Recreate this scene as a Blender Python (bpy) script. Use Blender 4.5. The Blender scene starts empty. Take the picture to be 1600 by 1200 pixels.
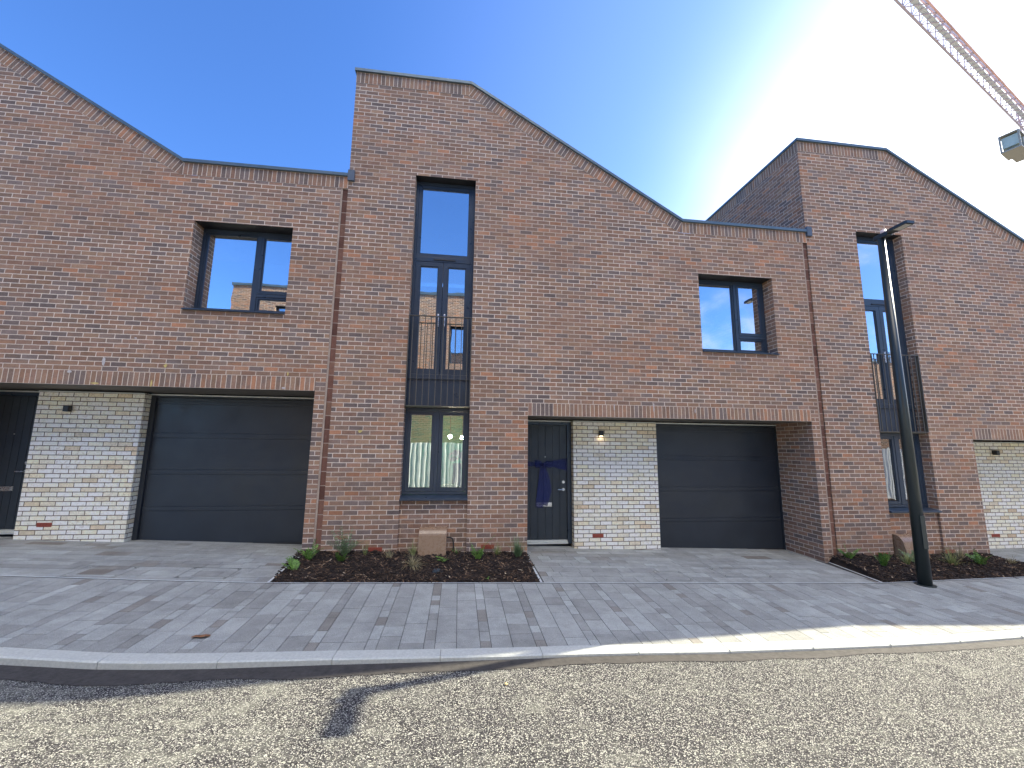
import bpy, math, random
from mathutils import Vector, Matrix, noise
random.seed(7)
SC = bpy.context.scene
COL = SC.collection
ZO = 2.0                                   # everything is modelled with the lens at z=0, then lifted
# ------------------------------------------------------------------ camera
F, YAW, PIT, ROL, D = 641.2, math.radians(7.211), math.radians(8.499), math.radians(0.663), 7.066
cam_d = bpy.data.cameras.new('camera'); cam = bpy.data.objects.new('camera', cam_d); COL.objects.link(cam)
fw = Vector((math.sin(YAW)*math.cos(PIT), math.cos(YAW)*math.cos(PIT), math.sin(PIT)))
r0 = Vector((math.cos(YAW), -math.sin(YAW), 0)); u0 = r0.cross(fw)
rt = r0*math.cos(ROL) + u0*math.sin(ROL); up = -r0*math.sin(ROL) + u0*math.cos(ROL)
M3 = Matrix((rt, up, -fw)).transposed()
cam.matrix_world = Matrix.Translation((0, -D, ZO)) @ M3.to_4x4()
cam_d.sensor_width = 36; cam_d.lens = F/1600*36; cam_d.clip_start = 0.05; cam_d.clip_end = 3000
SC.camera = cam
SC.view_settings.view_transform = 'Standard'; SC.view_settings.look = 'None'
SC.view_settings.gamma = 1; SC.view_settings.use_curve_mapping = False
SC.view_settings.exposure = 1.75
# ------------------------------------------------------------------ sun and sky
SUN = Vector((8.18, 2.31, 5.75)).normalized()
SUN_EL = math.asin(SUN.z); SUN_AZ = math.atan2(SUN.x, SUN.y)
sd = bpy.data.lights.new('sun', 'SUN'); sd.energy = 4.3; sd.angle = math.radians(0.4); sd.color = (1, .92, .72)
sun = bpy.data.objects.new('sun', sd); COL.objects.link(sun); sun.location = (20, 6, 30)
sun.rotation_euler = SUN.to_track_quat('Z', 'Y').to_euler()
W = bpy.data.worlds.new('World'); SC.world = W; W.use_nodes = True
nt = W.node_tree; N = nt.nodes; L = nt.links; N.clear()
def wn(t, **k):
    n = N.new(t)
    for a, b in k.items(): setattr(n, a, b)
    return n
out = wn('ShaderNodeOutputWorld'); bg = wn('ShaderNodeBackground')
sky = wn('ShaderNodeTexSky', sky_type='NISHITA', sun_disc=False, sun_elevation=SUN_EL, sun_rotation=SUN_AZ,
         air_density=1.0, dust_density=0.6, ozone_density=3.0, altitude=50)
tc = wn('ShaderNodeTexCoord')
dot = wn('ShaderNodeVectorMath', operation='DOT_PRODUCT'); 
_vx, _vy = (1900-800)/F, (600-450)/F
VEIL = (rt*_vx+up*_vy+fw).normalized(); dot.inputs[1].default_value = VEIL      # middle of the bright cloud bank under the sun
L.new(tc.outputs['Generated'], dot.inputs[0])
mp = wn('ShaderNodeMapping'); mp.inputs['Scale'].default_value = (1.2, 2.6, 3.2); mp.inputs['Rotation'].default_value = (0, .5, .4)
L.new(tc.outputs['Generated'], mp.inputs['Vector'])
cn = wn('ShaderNodeTexNoise'); cn.inputs['Scale'].default_value = 2.0; cn.inputs['Detail'].default_value = 7; cn.inputs['Roughness'].default_value = .55
L.new(mp.outputs[0], cn.inputs['Vector'])
# thin bright veil of cloud round the sun, ragged with the noise
ad = wn('ShaderNodeMath', operation='MULTIPLY_ADD'); ad.inputs[1].default_value = .025; L.new(cn.outputs['Fac'], ad.inputs[0]); L.new(dot.outputs['Value'], ad.inputs[2])
veil = wn('ShaderNodeMapRange', interpolation_type='SMOOTHSTEP'); veil.inputs[1].default_value = .58; veil.inputs[2].default_value = 1.06
L.new(ad.outputs[0], veil.inputs[0])
vp = wn('ShaderNodeMath', operation='POWER'); vp.inputs[1].default_value = 3.0; L.new(veil.outputs[0], vp.inputs[0])
# a few wisps elsewhere
wi = wn('ShaderNodeMapRange', interpolation_type='SMOOTHSTEP'); wi.inputs[1].default_value = .46; wi.inputs[2].default_value = .72; wi.inputs[4].default_value = .75
L.new(cn.outputs['Fac'], wi.inputs[0])
sp = wn('ShaderNodeSeparateXYZ'); L.new(tc.outputs['Generated'], sp.inputs[0])
bk = wn('ShaderNodeMapRange', interpolation_type='SMOOTHSTEP'); bk.inputs[1].default_value = .34; bk.inputs[2].default_value = .52
ny = wn('ShaderNodeMath', operation='MULTIPLY'); ny.inputs[1].default_value = -1; L.new(sp.outputs['Y'], ny.inputs[0])
xy = wn('ShaderNodeMath', operation='MINIMUM'); L.new(sp.outputs['X'], xy.inputs[0]); L.new(ny.outputs[0], xy.inputs[1])
L.new(xy.outputs[0], bk.inputs[0])
# unseen broken white cloud, added high behind the camera as neutral fill
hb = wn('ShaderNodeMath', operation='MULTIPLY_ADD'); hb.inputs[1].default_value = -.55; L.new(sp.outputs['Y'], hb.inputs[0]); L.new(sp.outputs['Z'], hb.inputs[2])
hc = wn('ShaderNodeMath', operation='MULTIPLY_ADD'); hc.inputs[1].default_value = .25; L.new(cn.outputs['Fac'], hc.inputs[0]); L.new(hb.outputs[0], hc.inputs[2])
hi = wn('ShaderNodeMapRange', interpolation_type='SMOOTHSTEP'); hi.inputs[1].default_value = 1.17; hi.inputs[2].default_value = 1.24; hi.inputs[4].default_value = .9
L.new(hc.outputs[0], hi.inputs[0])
wm = wn('ShaderNodeMath', operation='MULTIPLY'); L.new(wi.outputs[0], wm.inputs[0]); L.new(bk.outputs[0], wm.inputs[1])
tint = wn('ShaderNodeMix', data_type='RGBA', blend_type='MULTIPLY'); tint.inputs[0].default_value = 1
L.new(sky.outputs[0], tint.inputs[6]); tint.inputs[7].default_value = (.60, .93, 1.42, 1)
m1 = wn('ShaderNodeMix', data_type='RGBA'); L.new(wm.outputs[0], m1.inputs[0]); L.new(tint.outputs[2], m1.inputs[6]); m1.inputs[7].default_value = (6.5, 6.7, 7, 1)
m2 = wn('ShaderNodeMix', data_type='RGBA'); hz1 = wn('ShaderNodeMapRange', interpolation_type='SMOOTHSTEP'); hz1.inputs[1].default_value = .15; hz1.inputs[2].default_value = .85; hz1.inputs[4].default_value = .034
L.new(dot.outputs['Value'], hz1.inputs[0])
vm = wn('ShaderNodeMath', operation='ADD', use_clamp=True); L.new(vp.outputs[0], vm.inputs[0]); L.new(hz1.outputs[0], vm.inputs[1])
L.new(vm.outputs[0], m2.inputs[0]); L.new(m1.outputs[2], m2.inputs[6]); m2.inputs[7].default_value = (17, 17, 17, 1)
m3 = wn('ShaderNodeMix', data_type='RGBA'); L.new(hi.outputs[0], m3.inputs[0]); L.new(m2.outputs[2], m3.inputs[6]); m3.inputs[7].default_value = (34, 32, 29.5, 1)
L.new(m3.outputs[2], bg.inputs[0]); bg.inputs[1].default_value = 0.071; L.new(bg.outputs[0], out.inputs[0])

# ------------------------------------------------------------------ helpers
def tag(o, label=None, cat=None, group=None, kind=None):
    if label: o['label'] = label
    if cat: o['category'] = cat
    if group: o['group'] = group
    if kind: o['kind'] = kind
    return o
def empty(name, loc, label, cat, group=None):
    o = bpy.data.objects.new(name, None); o.location = loc; o.empty_display_size = .2; COL.objects.link(o)
    return tag(o, label, cat, group)
def wloc(o):
    v = Vector((0, 0, 0))
    while o is not None: v += o.location; o = o.parent
    return v
class MB:
    def __init__(s, uo=0, vo=0): s.v = []; s.f = []; s.uv = []; s.c = []; s.uo = uo; s.vo = vo
    def face(s, pts, uv=None, c=0.5):
        i = len(s.v); s.v += [tuple(p) for p in pts]; s.f.append(tuple(range(i, i+len(pts))))
        if uv is None:
            a = Vector(pts[1])-Vector(pts[0]); b = Vector(pts[-1])-Vector(pts[0]); n = a.cross(b)
            ax = max(range(3), key=lambda k: abs(n[k]))
            if ax == 1: uv = [(p[0]+s.uo, p[2]+s.vo) for p in pts]
            elif ax == 0: uv = [(p[1]+s.uo, p[2]+s.vo) for p in pts]
            else: uv = [(p[0]+s.uo, p[1]+s.vo) for p in pts]
        s.uv.append(uv); s.c.append(c)
    def box(s, x0, x1, y0, y1, z0, z1, c=.5):
        P = [(x0, y0, z0), (x1, y0, z0), (x1, y1, z0), (x0, y1, z0), (x0, y0, z1), (x1, y0, z1), (x1, y1, z1), (x0, y1, z1)]
        for q in ((3, 2, 1, 0), (4, 5, 6, 7), (0, 1, 5, 4), (1, 2, 6, 5), (2, 3, 7, 6), (3, 0, 4, 7)): s.face([P[k] for k in q], c=c)
    def prism_x(s, prof, x0, x1):          # closed (y,z) profile extruded in x
        n = len(prof)
        for i in range(n):
            a, b = prof[i], prof[(i+1) % n]
            s.face([(x0, a[0], a[1]), (x1, a[0], a[1]), (x1, b[0], b[1]), (x0, b[0], b[1])])
        s.face([(x0, p[0], p[1]) for p in prof]); s.face([(x1, p[0], p[1]) for p in reversed(prof)])
    def prism_y(s, prof, y0, y1):          # closed (x,z) profile extruded in y
        n = len(prof)
        for i in range(n):
            a, b = prof[i], prof[(i+1) % n]
            s.face([(a[0], y0, a[1]), (a[0], y1, a[1]), (b[0], y1, b[1]), (b[0], y0, b[1])])
        s.face([(p[0], y0, p[1]) for p in prof]); s.face([(p[0], y1, p[1]) for p in reversed(prof)])
    def tube(s, p0, p1, ra, rb=None, n=10, cap=True):
        rb = ra if rb is None else rb
        p0, p1 = Vector(p0), Vector(p1); d = (p1-p0).normalized()
        a = d.orthogonal().normalized(); b = d.cross(a)
        R0 = [p0+(a*math.cos(t)+b*math.sin(t))*ra for t in [2*math.pi*k/n for k in range(n)]]
        R1 = [p1+(a*math.cos(t)+b*math.sin(t))*rb for t in [2*math.pi*k/n for k in range(n)]]
        for k in range(n): j = (k+1) % n; s.face([R0[k], R0[j], R1[j], R1[k]])
        if cap: s.face(R0[::-1]); s.face(R1)
    def path(s, pts, r, n=8):
        for a, b in zip(pts, pts[1:]): s.tube(a, b, r, n=n)
    def sphere(s, c, r, n=12, m=8, sz=1):
        c = Vector(c)
        P = lambda i, j: c+Vector((math.sin(math.pi*i/m)*math.cos(2*math.pi*j/n)*r, math.sin(math.pi*i/m)*math.sin(2*math.pi*j/n)*r, math.cos(math.pi*i/m)*r*sz))
        for i in range(m):
            for j in range(n):
                if i == 0: s.face([P(0, 0), P(1, j), P(1, j+1)])
                elif i == m-1: s.face([P(i, j+1), P(i, j), P(m, 0)])
                else: s.face([P(i, j), P(i+1, j), P(i+1, j+1), P(i, j+1)])
    def build(s, name, mat, parent=None, smooth=False, merge=False, bevel=0, loc=None):
        off = wloc(parent) if parent else (Vector(loc) if loc else Vector((0, 0, 0)))
        me = bpy.data.meshes.new(name)
        me.from_pydata([(a-off.x, b-off.y, c-off.z) for a, b, c in s.v], [], s.f)
        me.color_attributes.new('tone', 'FLOAT_COLOR', 'CORNER'); me.uv_layers.new(name='UVMap')
        cl = []; ul = []
        for fi, uvs in enumerate(s.uv):
            cc = s.c[fi]
            for u in uvs: ul += [u[0], u[1]]; cl += [cc, cc, cc, 1.0]
        me.color_attributes['tone'].data.foreach_set('color', cl); me.uv_layers['UVMap'].data.foreach_set('uv', ul)
        me.materials.append(mat)
        if merge or smooth or bevel:
            import bmesh
            bm = bmesh.new(); bm.from_mesh(me); bmesh.ops.remove_doubles(bm, verts=bm.verts, dist=1e-5)
            bmesh.ops.recalc_face_normals(bm, faces=bm.faces)
            if smooth:
                for f_ in bm.faces: f_.smooth = True
            bm.to_mesh(me); bm.free()
        o = bpy.data.objects.new(name, me); COL.objects.link(o)
        if parent: o.parent = parent
        elif loc: o.location = loc
        if bevel:
            m = o.modifiers.new('bevel', 'BEVEL'); m.width = bevel; m.segments = 2; m.limit_method = 'ANGLE'
        return o

# ------------------------------------------------------------------ materials
def sRGB(r, g, b, k=1.0):
    f = lambda c: ((c/255+.055)/1.055)**2.4 if c > 10 else c/255/12.92
    return (min(f(r)*k, .95), min(f(g)*k, .95), min(f(b)*k, .95), 1)
class MT:
    def __init__(s, name):
        s.m = bpy.data.materials.new(name); s.m.use_nodes = True; s.t = s.m.node_tree; s.t.nodes.clear()
        s.o = s.n('ShaderNodeOutputMaterial'); s.b = s.n('ShaderNodeBsdfPrincipled'); s.l(s.b.outputs[0], s.o.inputs[0])
    def n(s, t, ins=None, **k):
        x = s.t.nodes.new(t)
        for a, b in k.items(): setattr(x, a, b)
        for a, b in (ins or {}).items():
            if hasattr(b, 'links') and hasattr(b, 'is_output'): s.l(b, x.inputs[a])
            else: x.inputs[a].default_value = b
        return x
    def l(s, a, b): s.t.links.new(a, b)
    def math(s, op, a, b=0.0, c=None):
        i = {0: a, 1: b}
        if c is not None: i[2] = c
        return s.n('ShaderNodeMath', i, operation=op).outputs[0]
    def noise(s, vec, scale, detail=4, rough=.55, dist=0, out='Fac'):
        return s.n('ShaderNodeTexNoise', {'Vector': vec, 'Scale': scale, 'Detail': detail, 'Roughness': rough, 'Distortion': dist}).outputs[out]
    def ramp(s, fac, stops, interp='LINEAR'):
        x = s.n('ShaderNodeValToRGB', {'Fac': fac}); cr = x.color_ramp; cr.interpolation = interp
        while len(cr.elements) < len(stops): cr.elements.new(.5)
        for e, (p, c) in zip(cr.elements, sorted(stops, key=lambda q: q[0])):
            e.position = p; e.color = c if len(c) == 4 else (*c, 1)
        return x.outputs[0]
    def mix(s, fac, a, b, bl='MIX'):
        x = s.n('ShaderNodeMix', data_type='RGBA', blend_type=bl)
        for k, v in ((0, fac), (6, a), (7, b)):
            if hasattr(v, 'is_output'): s.l(v, x.inputs[k])
            else: x.inputs[k].default_value = v
        return x.outputs[2]
    def mr(s, v, a, b, c, d, sm=False):
        return s.n('ShaderNodeMapRange', {0: v, 1: a, 2: b, 3: c, 4: d}, interpolation_type='SMOOTHSTEP' if sm else 'LINEAR').outputs[0]
    def uv(s): return s.n('ShaderNodeTexCoord').outputs['UV']
    def geo(s): return s.n('ShaderNodeNewGeometry').outputs['Position']
    def bump(s, h, dist, strength=1.0):
        x = s.n('ShaderNodeBump', {'Height': h, 'Distance': dist, 'Strength': strength}); s.l(x.outputs[0], s.b.inputs['Normal']); return x
    def set(s, col=None, rough=None, metal=None, spec=None):
        for k, v in (('Base Color', col), ('Roughness', rough), ('Metallic', metal), ('Specular IOR Level', spec)):
            if v is None: continue
            if hasattr(v, 'is_output'): s.l(v, s.b.inputs[k])
            else: s.b.inputs[k].default_value = v
        return s
g = lambda v: (v, v, v, 1)
def brick_mat(name, stops, mortar, soldier=False, bw=.225, rh=.075, ms=.0060, gain=1.0, patch=True, msmooth=.06, mortar2=None, lime_on=1, mottle=0):
    m = MT(name); uv = m.uv(); pos = m.geo()
    dn = m.noise(uv, 14, 2, out='Color')
    wob = m.n('ShaderNodeVectorMath', {0: dn, 1: (.5, .5, .5)}, operation='SUBTRACT').outputs[0]
    wob = m.n('ShaderNodeVectorMath', {0: wob, 3: .006}, operation='SCALE'); wob.inputs[3].default_value = .006
    v = m.n('ShaderNodeVectorMath', {0: uv, 1: wob.outputs[0]}, operation='ADD').outputs[0]
    bt = m.n('ShaderNodeTexBrick', {'Vector': v, 'Color1': g(0), 'Color2': g(1), 'Mortar': g(.5), 'Scale': 1.0, 'Mortar Size': ms,
             'Mortar Smooth': msmooth, 'Bias': 0.0, 'Brick Width': bw, 'Row Height': rh})
    bt.offset = 0.0 if soldier else .5; bt.offset_frequency = 2; bt.squash = 1
    rnd = bt.outputs['Color']; fac = bt.outputs['Fac']
    w1 = m.n('ShaderNodeTexWhiteNoise', {'W': m.math('MULTIPLY', rnd, 917.3)}, noise_dimensions='1D')
    hue = w1.outputs['Value']
    big = m.noise(m.n('ShaderNodeVectorMath', {0: pos, 1: (.28, .28, 1.0)}, operation='MULTIPLY').outputs[0], 1.5, 4, .6)
    hue2 = m.math('ADD', hue, m.mr(big, .3, .7, -.2, .2)) if patch else hue
    col = m.ramp(hue2, stops, 'LINEAR')
    br = m.mr(m.n('ShaderNodeTexWhiteNoise', {'W': m.math('MULTIPLY', rnd, 331.7)}, noise_dimensions='1D').outputs['Value'], 0, 1, .80*gain, 1.14*gain)
    fine = m.noise(pos, 55, 4, .7); mid = m.noise(pos, 9, 4, .6)
    br = m.math('MULTIPLY', br, m.mr(fine, .3, .7, .80, 1.16)); br = m.math('MULTIPLY', br, m.mr(mid, .3, .7, .86, 1.12))
    bc = m.n('ShaderNodeVectorMath', {0: col}, operation='SCALE'); m.l(br, bc.inputs[3])
    bc = m.n('ShaderNodeVectorMath', {0: bc.outputs[0], 1: (.90, .86, .78)}, operation='MINIMUM')
    # dark fired specks and pale lime smears
    speck = m.mr(m.noise(pos, 130, 2, .5), .68, .74, 0, .55)
    c2 = m.mix(speck, bc.outputs[0], (.03, .028, .03, 1))
    lime = m.math('MULTIPLY', m.mr(m.noise(pos, 2.3, 5, .65), .60, .78, 0, .42*lime_on), m.mr(m.noise(pos, 26, 4, .7), .38, .62, .2, 1))
    c2 = m.mix(lime, c2, (.50, .45, .41, 1))
    if mottle:
        mo = m.math('MULTIPLY', m.mr(m.noise(pos, 24, 5, .7), .50, .66, 0, .62), m.mr(m.noise(pos, 1.7, 3), .35, .65, .35, 1))
        c2 = m.mix(mo, c2, sRGB(176, 148, 114))
    mc = m.mix(m.mr(big, .42, .58, 0, 1), mortar, mortar2 or mortar)
    mc = m.mix(m.mr(m.noise(pos, 30, 3), .3, .7, 0, .35), mc, (.16, .13, .11, 1))
    m.set(m.mix(fac, c2, mc), .88, spec=.25)
    h = m.math('ADD', m.math('MULTIPLY', m.math('SUBTRACT', 1.0, fac), 1.0), m.math('MULTIPLY', fine, .45))
    h = m.math('ADD', h, m.math('MULTIPLY', rnd, .25))
    m.bump(h, .006, .8)
    return m.m
K = 1.15
RED = [(0, sRGB(98, 90, 92, K)), (.12, sRGB(112, 101, 100, K)), (.24, sRGB(124, 104, 94, K)), (.38, sRGB(146, 112, 92, K)), (.5, sRGB(152, 122, 100, K)), (.62, sRGB(134, 104, 92, K)),
       (.74, sRGB(148, 110, 90, K)), (.84, sRGB(118, 100, 94, K)), (.95, sRGB(156, 116, 92, K)), (1, sRGB(172, 118, 88, K))]
_mean = sRGB(133, 110, 96, K)
RED = [(p, tuple((c[i]*.68+_mean[i]*.32)*(1.07, 1.05, .96)[i] for i in range(3))+(1,)) for p, c in RED]
WHT = [(0, sRGB(216, 198, 164, 1.1)), (.1, sRGB(232, 220, 194, 1.12)), (.5, sRGB(243, 234, 214, 1.12)), (.85, sRGB(233, 221, 194, 1.12)), (.97, sRGB(222, 206, 174, 1.05)), (1, sRGB(206, 182, 150, 1.0))]
M = {}
M['brick'] = brick_mat('multi red brick', RED, sRGB(238, 219, 198, 1.0), mortar2=sRGB(204, 182, 162, 1.0))
M['soldier'] = brick_mat('soldier brick', RED, sRGB(222, 202, 180, 1.0), soldier=True)
M['joint'] = brick_mat('slot brick', [(0, sRGB(98, 68, 58)), (.5, sRGB(122, 86, 72)), (1, sRGB(136, 102, 84))], sRGB(180, 160, 142), soldier=True, patch=False)
M['white'] = brick_mat('cream brick', WHT, sRGB(112, 92, 70, 1.0), ms=.0060, patch=False, lime_on=0, gain=1.16, mottle=1)
def simple(name, col, rough=.5, metal=0, spec=.5, nscale=0, namp=.1, bumpd=0):
    m = MT(name); pos = m.geo()
    if nscale:
        f = m.mr(m.noise(pos, nscale, 5, .6), .3, .7, 1-namp, 1+namp)
        v = m.n('ShaderNodeVectorMath', {0: col[:3]}, operation='SCALE'); m.l(f, v.inputs[3]); m.set(v.outputs[0])
        m.set(rough=m.mr(m.noise(pos, nscale*1.7, 4), .3, .7, max(rough-.08, .02), rough+.1))
        if bumpd: m.bump(m.noise(pos, nscale*4, 4), bumpd)
    else: m.set(col, rough)
    m.set(metal=metal, spec=spec)
    return m.m
M['frame'] = simple('anthracite window frame', sRGB(46, 58, 72), .34, nscale=3, namp=.12)
M['door'] = simple('anthracite door', sRGB(44, 52, 58), .45, nscale=4, namp=.1)
M['garage'] = simple('anthracite garage door', sRGB(42, 47, 53), .38, nscale=2.2, namp=.14)
M['coping'] = simple('grey metal coping', sRGB(92, 108, 116), .4, .3, nscale=6, namp=.12)
M['lead'] = simple('dull lead', sRGB(84, 94, 106), .6, .2, nscale=12)
M['rail'] = simple('dark railing paint', sRGB(84, 80, 72), .45, nscale=15)
M['steel'] = simple('brushed steel', (.62, .62, .60, 1), .28, 1.0, nscale=40, namp=.08)
M['alu'] = simple('pale aluminium trim', sRGB(206, 208, 200), .45, .3, nscale=8, namp=.08)
M['soffit'] = simple('soffit board', sRGB(110, 104, 96), .7, nscale=6)
M['dark'] = simple('dark interior', (.03, .032, .035, 1), .9)
M['room'] = simple('room plaster', (.22, .24, .22, 1), .9, nscale=2)
M['green'] = simple('green room wall', (.07, .46, .26, 1), .8, nscale=2)
M['black'] = simple('matt black metal', (.012, .012, .013, 1), .5)
M['post'] = simple('grey green lamp post paint', sRGB(42, 50, 50), .32)
M['lens'] = simple('lamp lens', (.55, .55, .5, 1), .2)
M['cell'] = simple('photocell dome', (.75, .6, .55, 1), .35)
M['pvc'] = simple('black cable', (.02, .02, .02, 1), .45)
M['hood'] = simple('brown meter box', sRGB(140, 114, 90, 1.0), .28, nscale=14, namp=.06)
M['terra'] = simple('terracotta vent', sRGB(146, 72, 54, 1.0), .8, nscale=50, namp=.2)
M['navy'] = simple('navy tulle', (.005, .015, .115, 1), .55, nscale=30, namp=.3)
_m = M['navy'].node_tree; _o = [n for n in _m.nodes if n.type == 'OUTPUT_MATERIAL'][0]; _b = [n for n in _m.nodes if n.type == 'BSDF_PRINCIPLED'][0]
_b.inputs['Alpha'].default_value = .72
M['roofm'] = simple('roof sheet', (.06, .065, .07, 1), .6, nscale=2)
M['mastic'] = simple('pale mastic', sRGB(168, 148, 130), .9, nscale=8, namp=.2)
M['edging'] = simple('pale edging', sRGB(196, 200, 200, 1.0), .7, nscale=20, namp=.15)
def emis(name, col, st):
    m = MT(name); m.set(col); m.b.inputs['Emission Color'].default_value = col; m.b.inputs['Emission Strength'].default_value = st; return m.m
M['globe'] = emis('lit globe', (1, .84, .6, 1), 110.0)
M['ledglow'] = emis('lit wall lamp', (1, .72, .35, 1), 9)
def glass(name, refl, tintc=(.75, .82, .8, 1)):
    m = MT(name); m.t.nodes.remove(m.b); pos = m.geo()
    gl = m.n('ShaderNodeBsdfGlossy', {'Color': (.93, .96, 1, 1), 'Roughness': .0})
    tr = m.n('ShaderNodeBsdfTransparent', {'Color': tintc})
    fr = m.n('ShaderNodeFresnel', {'IOR': 1.5}).outputs[0]
    bp = m.n('ShaderNodeBump', {'Height': m.noise(pos, 1.6, 2), 'Distance': .006, 'Strength': .2}); m.l(bp.outputs[0], gl.inputs['Normal'])
    mx = m.n('ShaderNodeMixShader', {0: m.math('ADD', fr, refl), 1: tr.outputs[0], 2: gl.outputs[0]})
    m.l(mx.outputs[0], m.o.inputs[0]); return m.m
M['glass'] = glass('coated window glass', .62)
M['glassl'] = glass('clear window glass', .26)
# paving
def paving(name, stops):
    m = MT(name); pos = m.geo(); at = m.n('ShaderNodeAttribute', attribute_name='tone').outputs['Fac']
    c = m.ramp(at, stops); fine = m.noise(pos, 160, 3, .7); mid = m.noise(pos, 5, 5, .65); cl = m.noise(pos, 1.1, 4)
    k = m.math('MULTIPLY', m.mr(fine, .3, .7, .66, 1.3), m.math('MULTIPLY', m.mr(mid, .3, .7, .84, 1.14), m.mr(cl, .3, .7, .9, 1.08)))
    v = m.n('ShaderNodeVectorMath', {0: m.mix(1.0, c, (.95, .97, .97, 1), 'MULTIPLY')}, operation='SCALE'); m.l(k, v.inputs[3])
    pale = m.mr(m.noise(pos, 3.2, 6, .75), .6, .75, 0, .35)
    m.set(m.mix(pale, v.outputs[0], (.40, .41, .41, 1)), .9, spec=.12); m.bump(m.math('ADD', fine, m.math('MULTIPLY', mid, .5)), .0015)
    return m.m
M['pave'] = paving('grey block paving', [(0, sRGB(124, 116, 107)), (.15, sRGB(136, 129, 120)), (.3, sRGB(146, 145, 140)), (.6, sRGB(162, 162, 157)), (.85, sRGB(170, 171, 166)), (1, sRGB(186, 187, 181))])
M['kerb'] = simple('pale granite kerb', sRGB(204, 206, 198, .80), .9, spec=.1, nscale=45, namp=.12, bumpd=.002)
M['sand'] = simple('jointing sand', (.06, .058, .055, 1), .95, nscale=60, namp=.3)
def asphalt():
    m = MT('worn stone mastic asphalt'); pos = m.geo()
    sc = m.n('ShaderNodeVectorMath', {0: pos, 1: (1, 1, .3)}, operation='MULTIPLY').outputs[0]
    dsn = m.noise(pos, 30, 2, out='Color'); 
    ds = m.n('ShaderNodeVectorMath', {0: dsn}, operation='SCALE'); ds.inputs[3].default_value = .012
    vv = m.n('ShaderNodeVectorMath', {0: sc, 1: ds.outputs[0]}, operation='ADD').outputs[0]
    vo = m.n('ShaderNodeTexVoronoi', {'Vector': vv, 'Scale': 125.0, 'Randomness': 1.0}, voronoi_dimensions='2D')
    cell = vo.outputs['Color']; dist = vo.outputs['Distance']
    sx = m.n('ShaderNodeSeparateColor', {0: cell}).outputs
    stone = m.ramp(sx[0], [(0, sRGB(40, 38, 42)), (.3, sRGB(72, 70, 76)), (.5, sRGB(108, 105, 107)), (.7, sRGB(156, 154, 150)), (.84, sRGB(222, 221, 210)), (1, sRGB(250, 248, 232))])
    gap = m.mr(dist, .30, .62, 0, 1)
    stone = m.mix(gap, stone, sRGB(26, 25, 27))
    # dusty sand worked into the surface
    d1 = m.noise(pos, 2.4, 5, .7); d2 = m.noise(m.n('ShaderNodeMapping', {'Vector': pos, 'Scale': (1.0, 2.4, 1), 'Rotation': (0, 0, .35)}).outputs[0], 7, 5, .7)
    left = m.mr(m.n('ShaderNodeSeparateXYZ', {0: pos}).outputs[0], -3.5, 1.0, .07, 0)
    dd = m.math('ADD', m.math('ADD', m.math('MULTIPLY', d1, .5), m.math('MULTIPLY', d2, .5)), left)
    dust = m.mr(dd, .47, .72, .05, .72, True)
    dust = m.math('MULTIPLY', dust, m.mr(m.noise(pos, 60, 3), .3, .7, .6, 1.1))
    dc = m.mix(m.noise(pos, 22, 4), sRGB(120, 121, 112), sRGB(172, 172, 158))
    m.set(m.mix(dust, stone, dc), .85, spec=.25)
    hh = m.math('ADD', m.math('MULTIPLY', m.math('SUBTRACT', 1.0, m.mr(dist, .1, .6, 0, 1)), m.mr(dust, 0, 1, 1, .3)), m.math('MULTIPLY', sx[1], m.mr(dust, 0, 1, .5, .1)))
    hh = m.math('ADD', hh, m.math('MULTIPLY', m.noise(pos, 90, 3), .3))
    m.bump(hh, .009, .9)
    return m.m
M['road'] = asphalt()
M['roadedge'] = simple('smooth bitumen edge with shadow tone', sRGB(62, 59, 56), .85, nscale=16, namp=.3, bumpd=.004)  # real smooth strip, colour darkened to deepen the building shadow on it
M['earth'] = simple('trodden ground', sRGB(120, 112, 98), .95, nscale=1.5, namp=.25)
def mulchm():
    m = MT('bark mulch'); pos = m.geo(); at = m.n('ShaderNodeAttribute', attribute_name='tone').outputs['Fac']
    c = m.ramp(at, [(0, (.014, .009, .006, 1)), (.5, (.05, .03, .018, 1)), (.76, (.15, .085, .048, 1)), (.9, (.36, .23, .13, 1)), (1, (.65, .52, .36, 1))])
    m.set(m.mix(m.mr(m.noise(pos, 60, 4), .3, .7, 0, .6), c, (.012, .009, .008, 1)), .9); m.bump(m.noise(pos, 140, 4), .003); return m.m
M['mulch'] = mulchm()
def leafm(name, a, b, rough=.55):
    m = MT(name); at = m.n('ShaderNodeAttribute', attribute_name='tone').outputs['Fac']
    m.set(m.mix(at, a, b), rough); m.b.inputs['Subsurface Weight'].default_value = 0.0
    return m.m
M['leafg'] = leafm('fresh green leaf', (.06, .14, .02, 1), (.16, .30, .05, 1))
M['leafd'] = leafm('grey green leaf', (.08, .14, .06, 1), (.20, .29, .13, 1))
M['straw'] = leafm('straw grass', (.20, .17, .08, 1), (.42, .36, .20, 1))
M['olive'] = leafm('olive grass', (.13, .17, .05, 1), (.32, .34, .12, 1))
M['deadleaf'] = simple('dead leaf', sRGB(132, 92, 62), .8, nscale=60, namp=.3)

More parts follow.
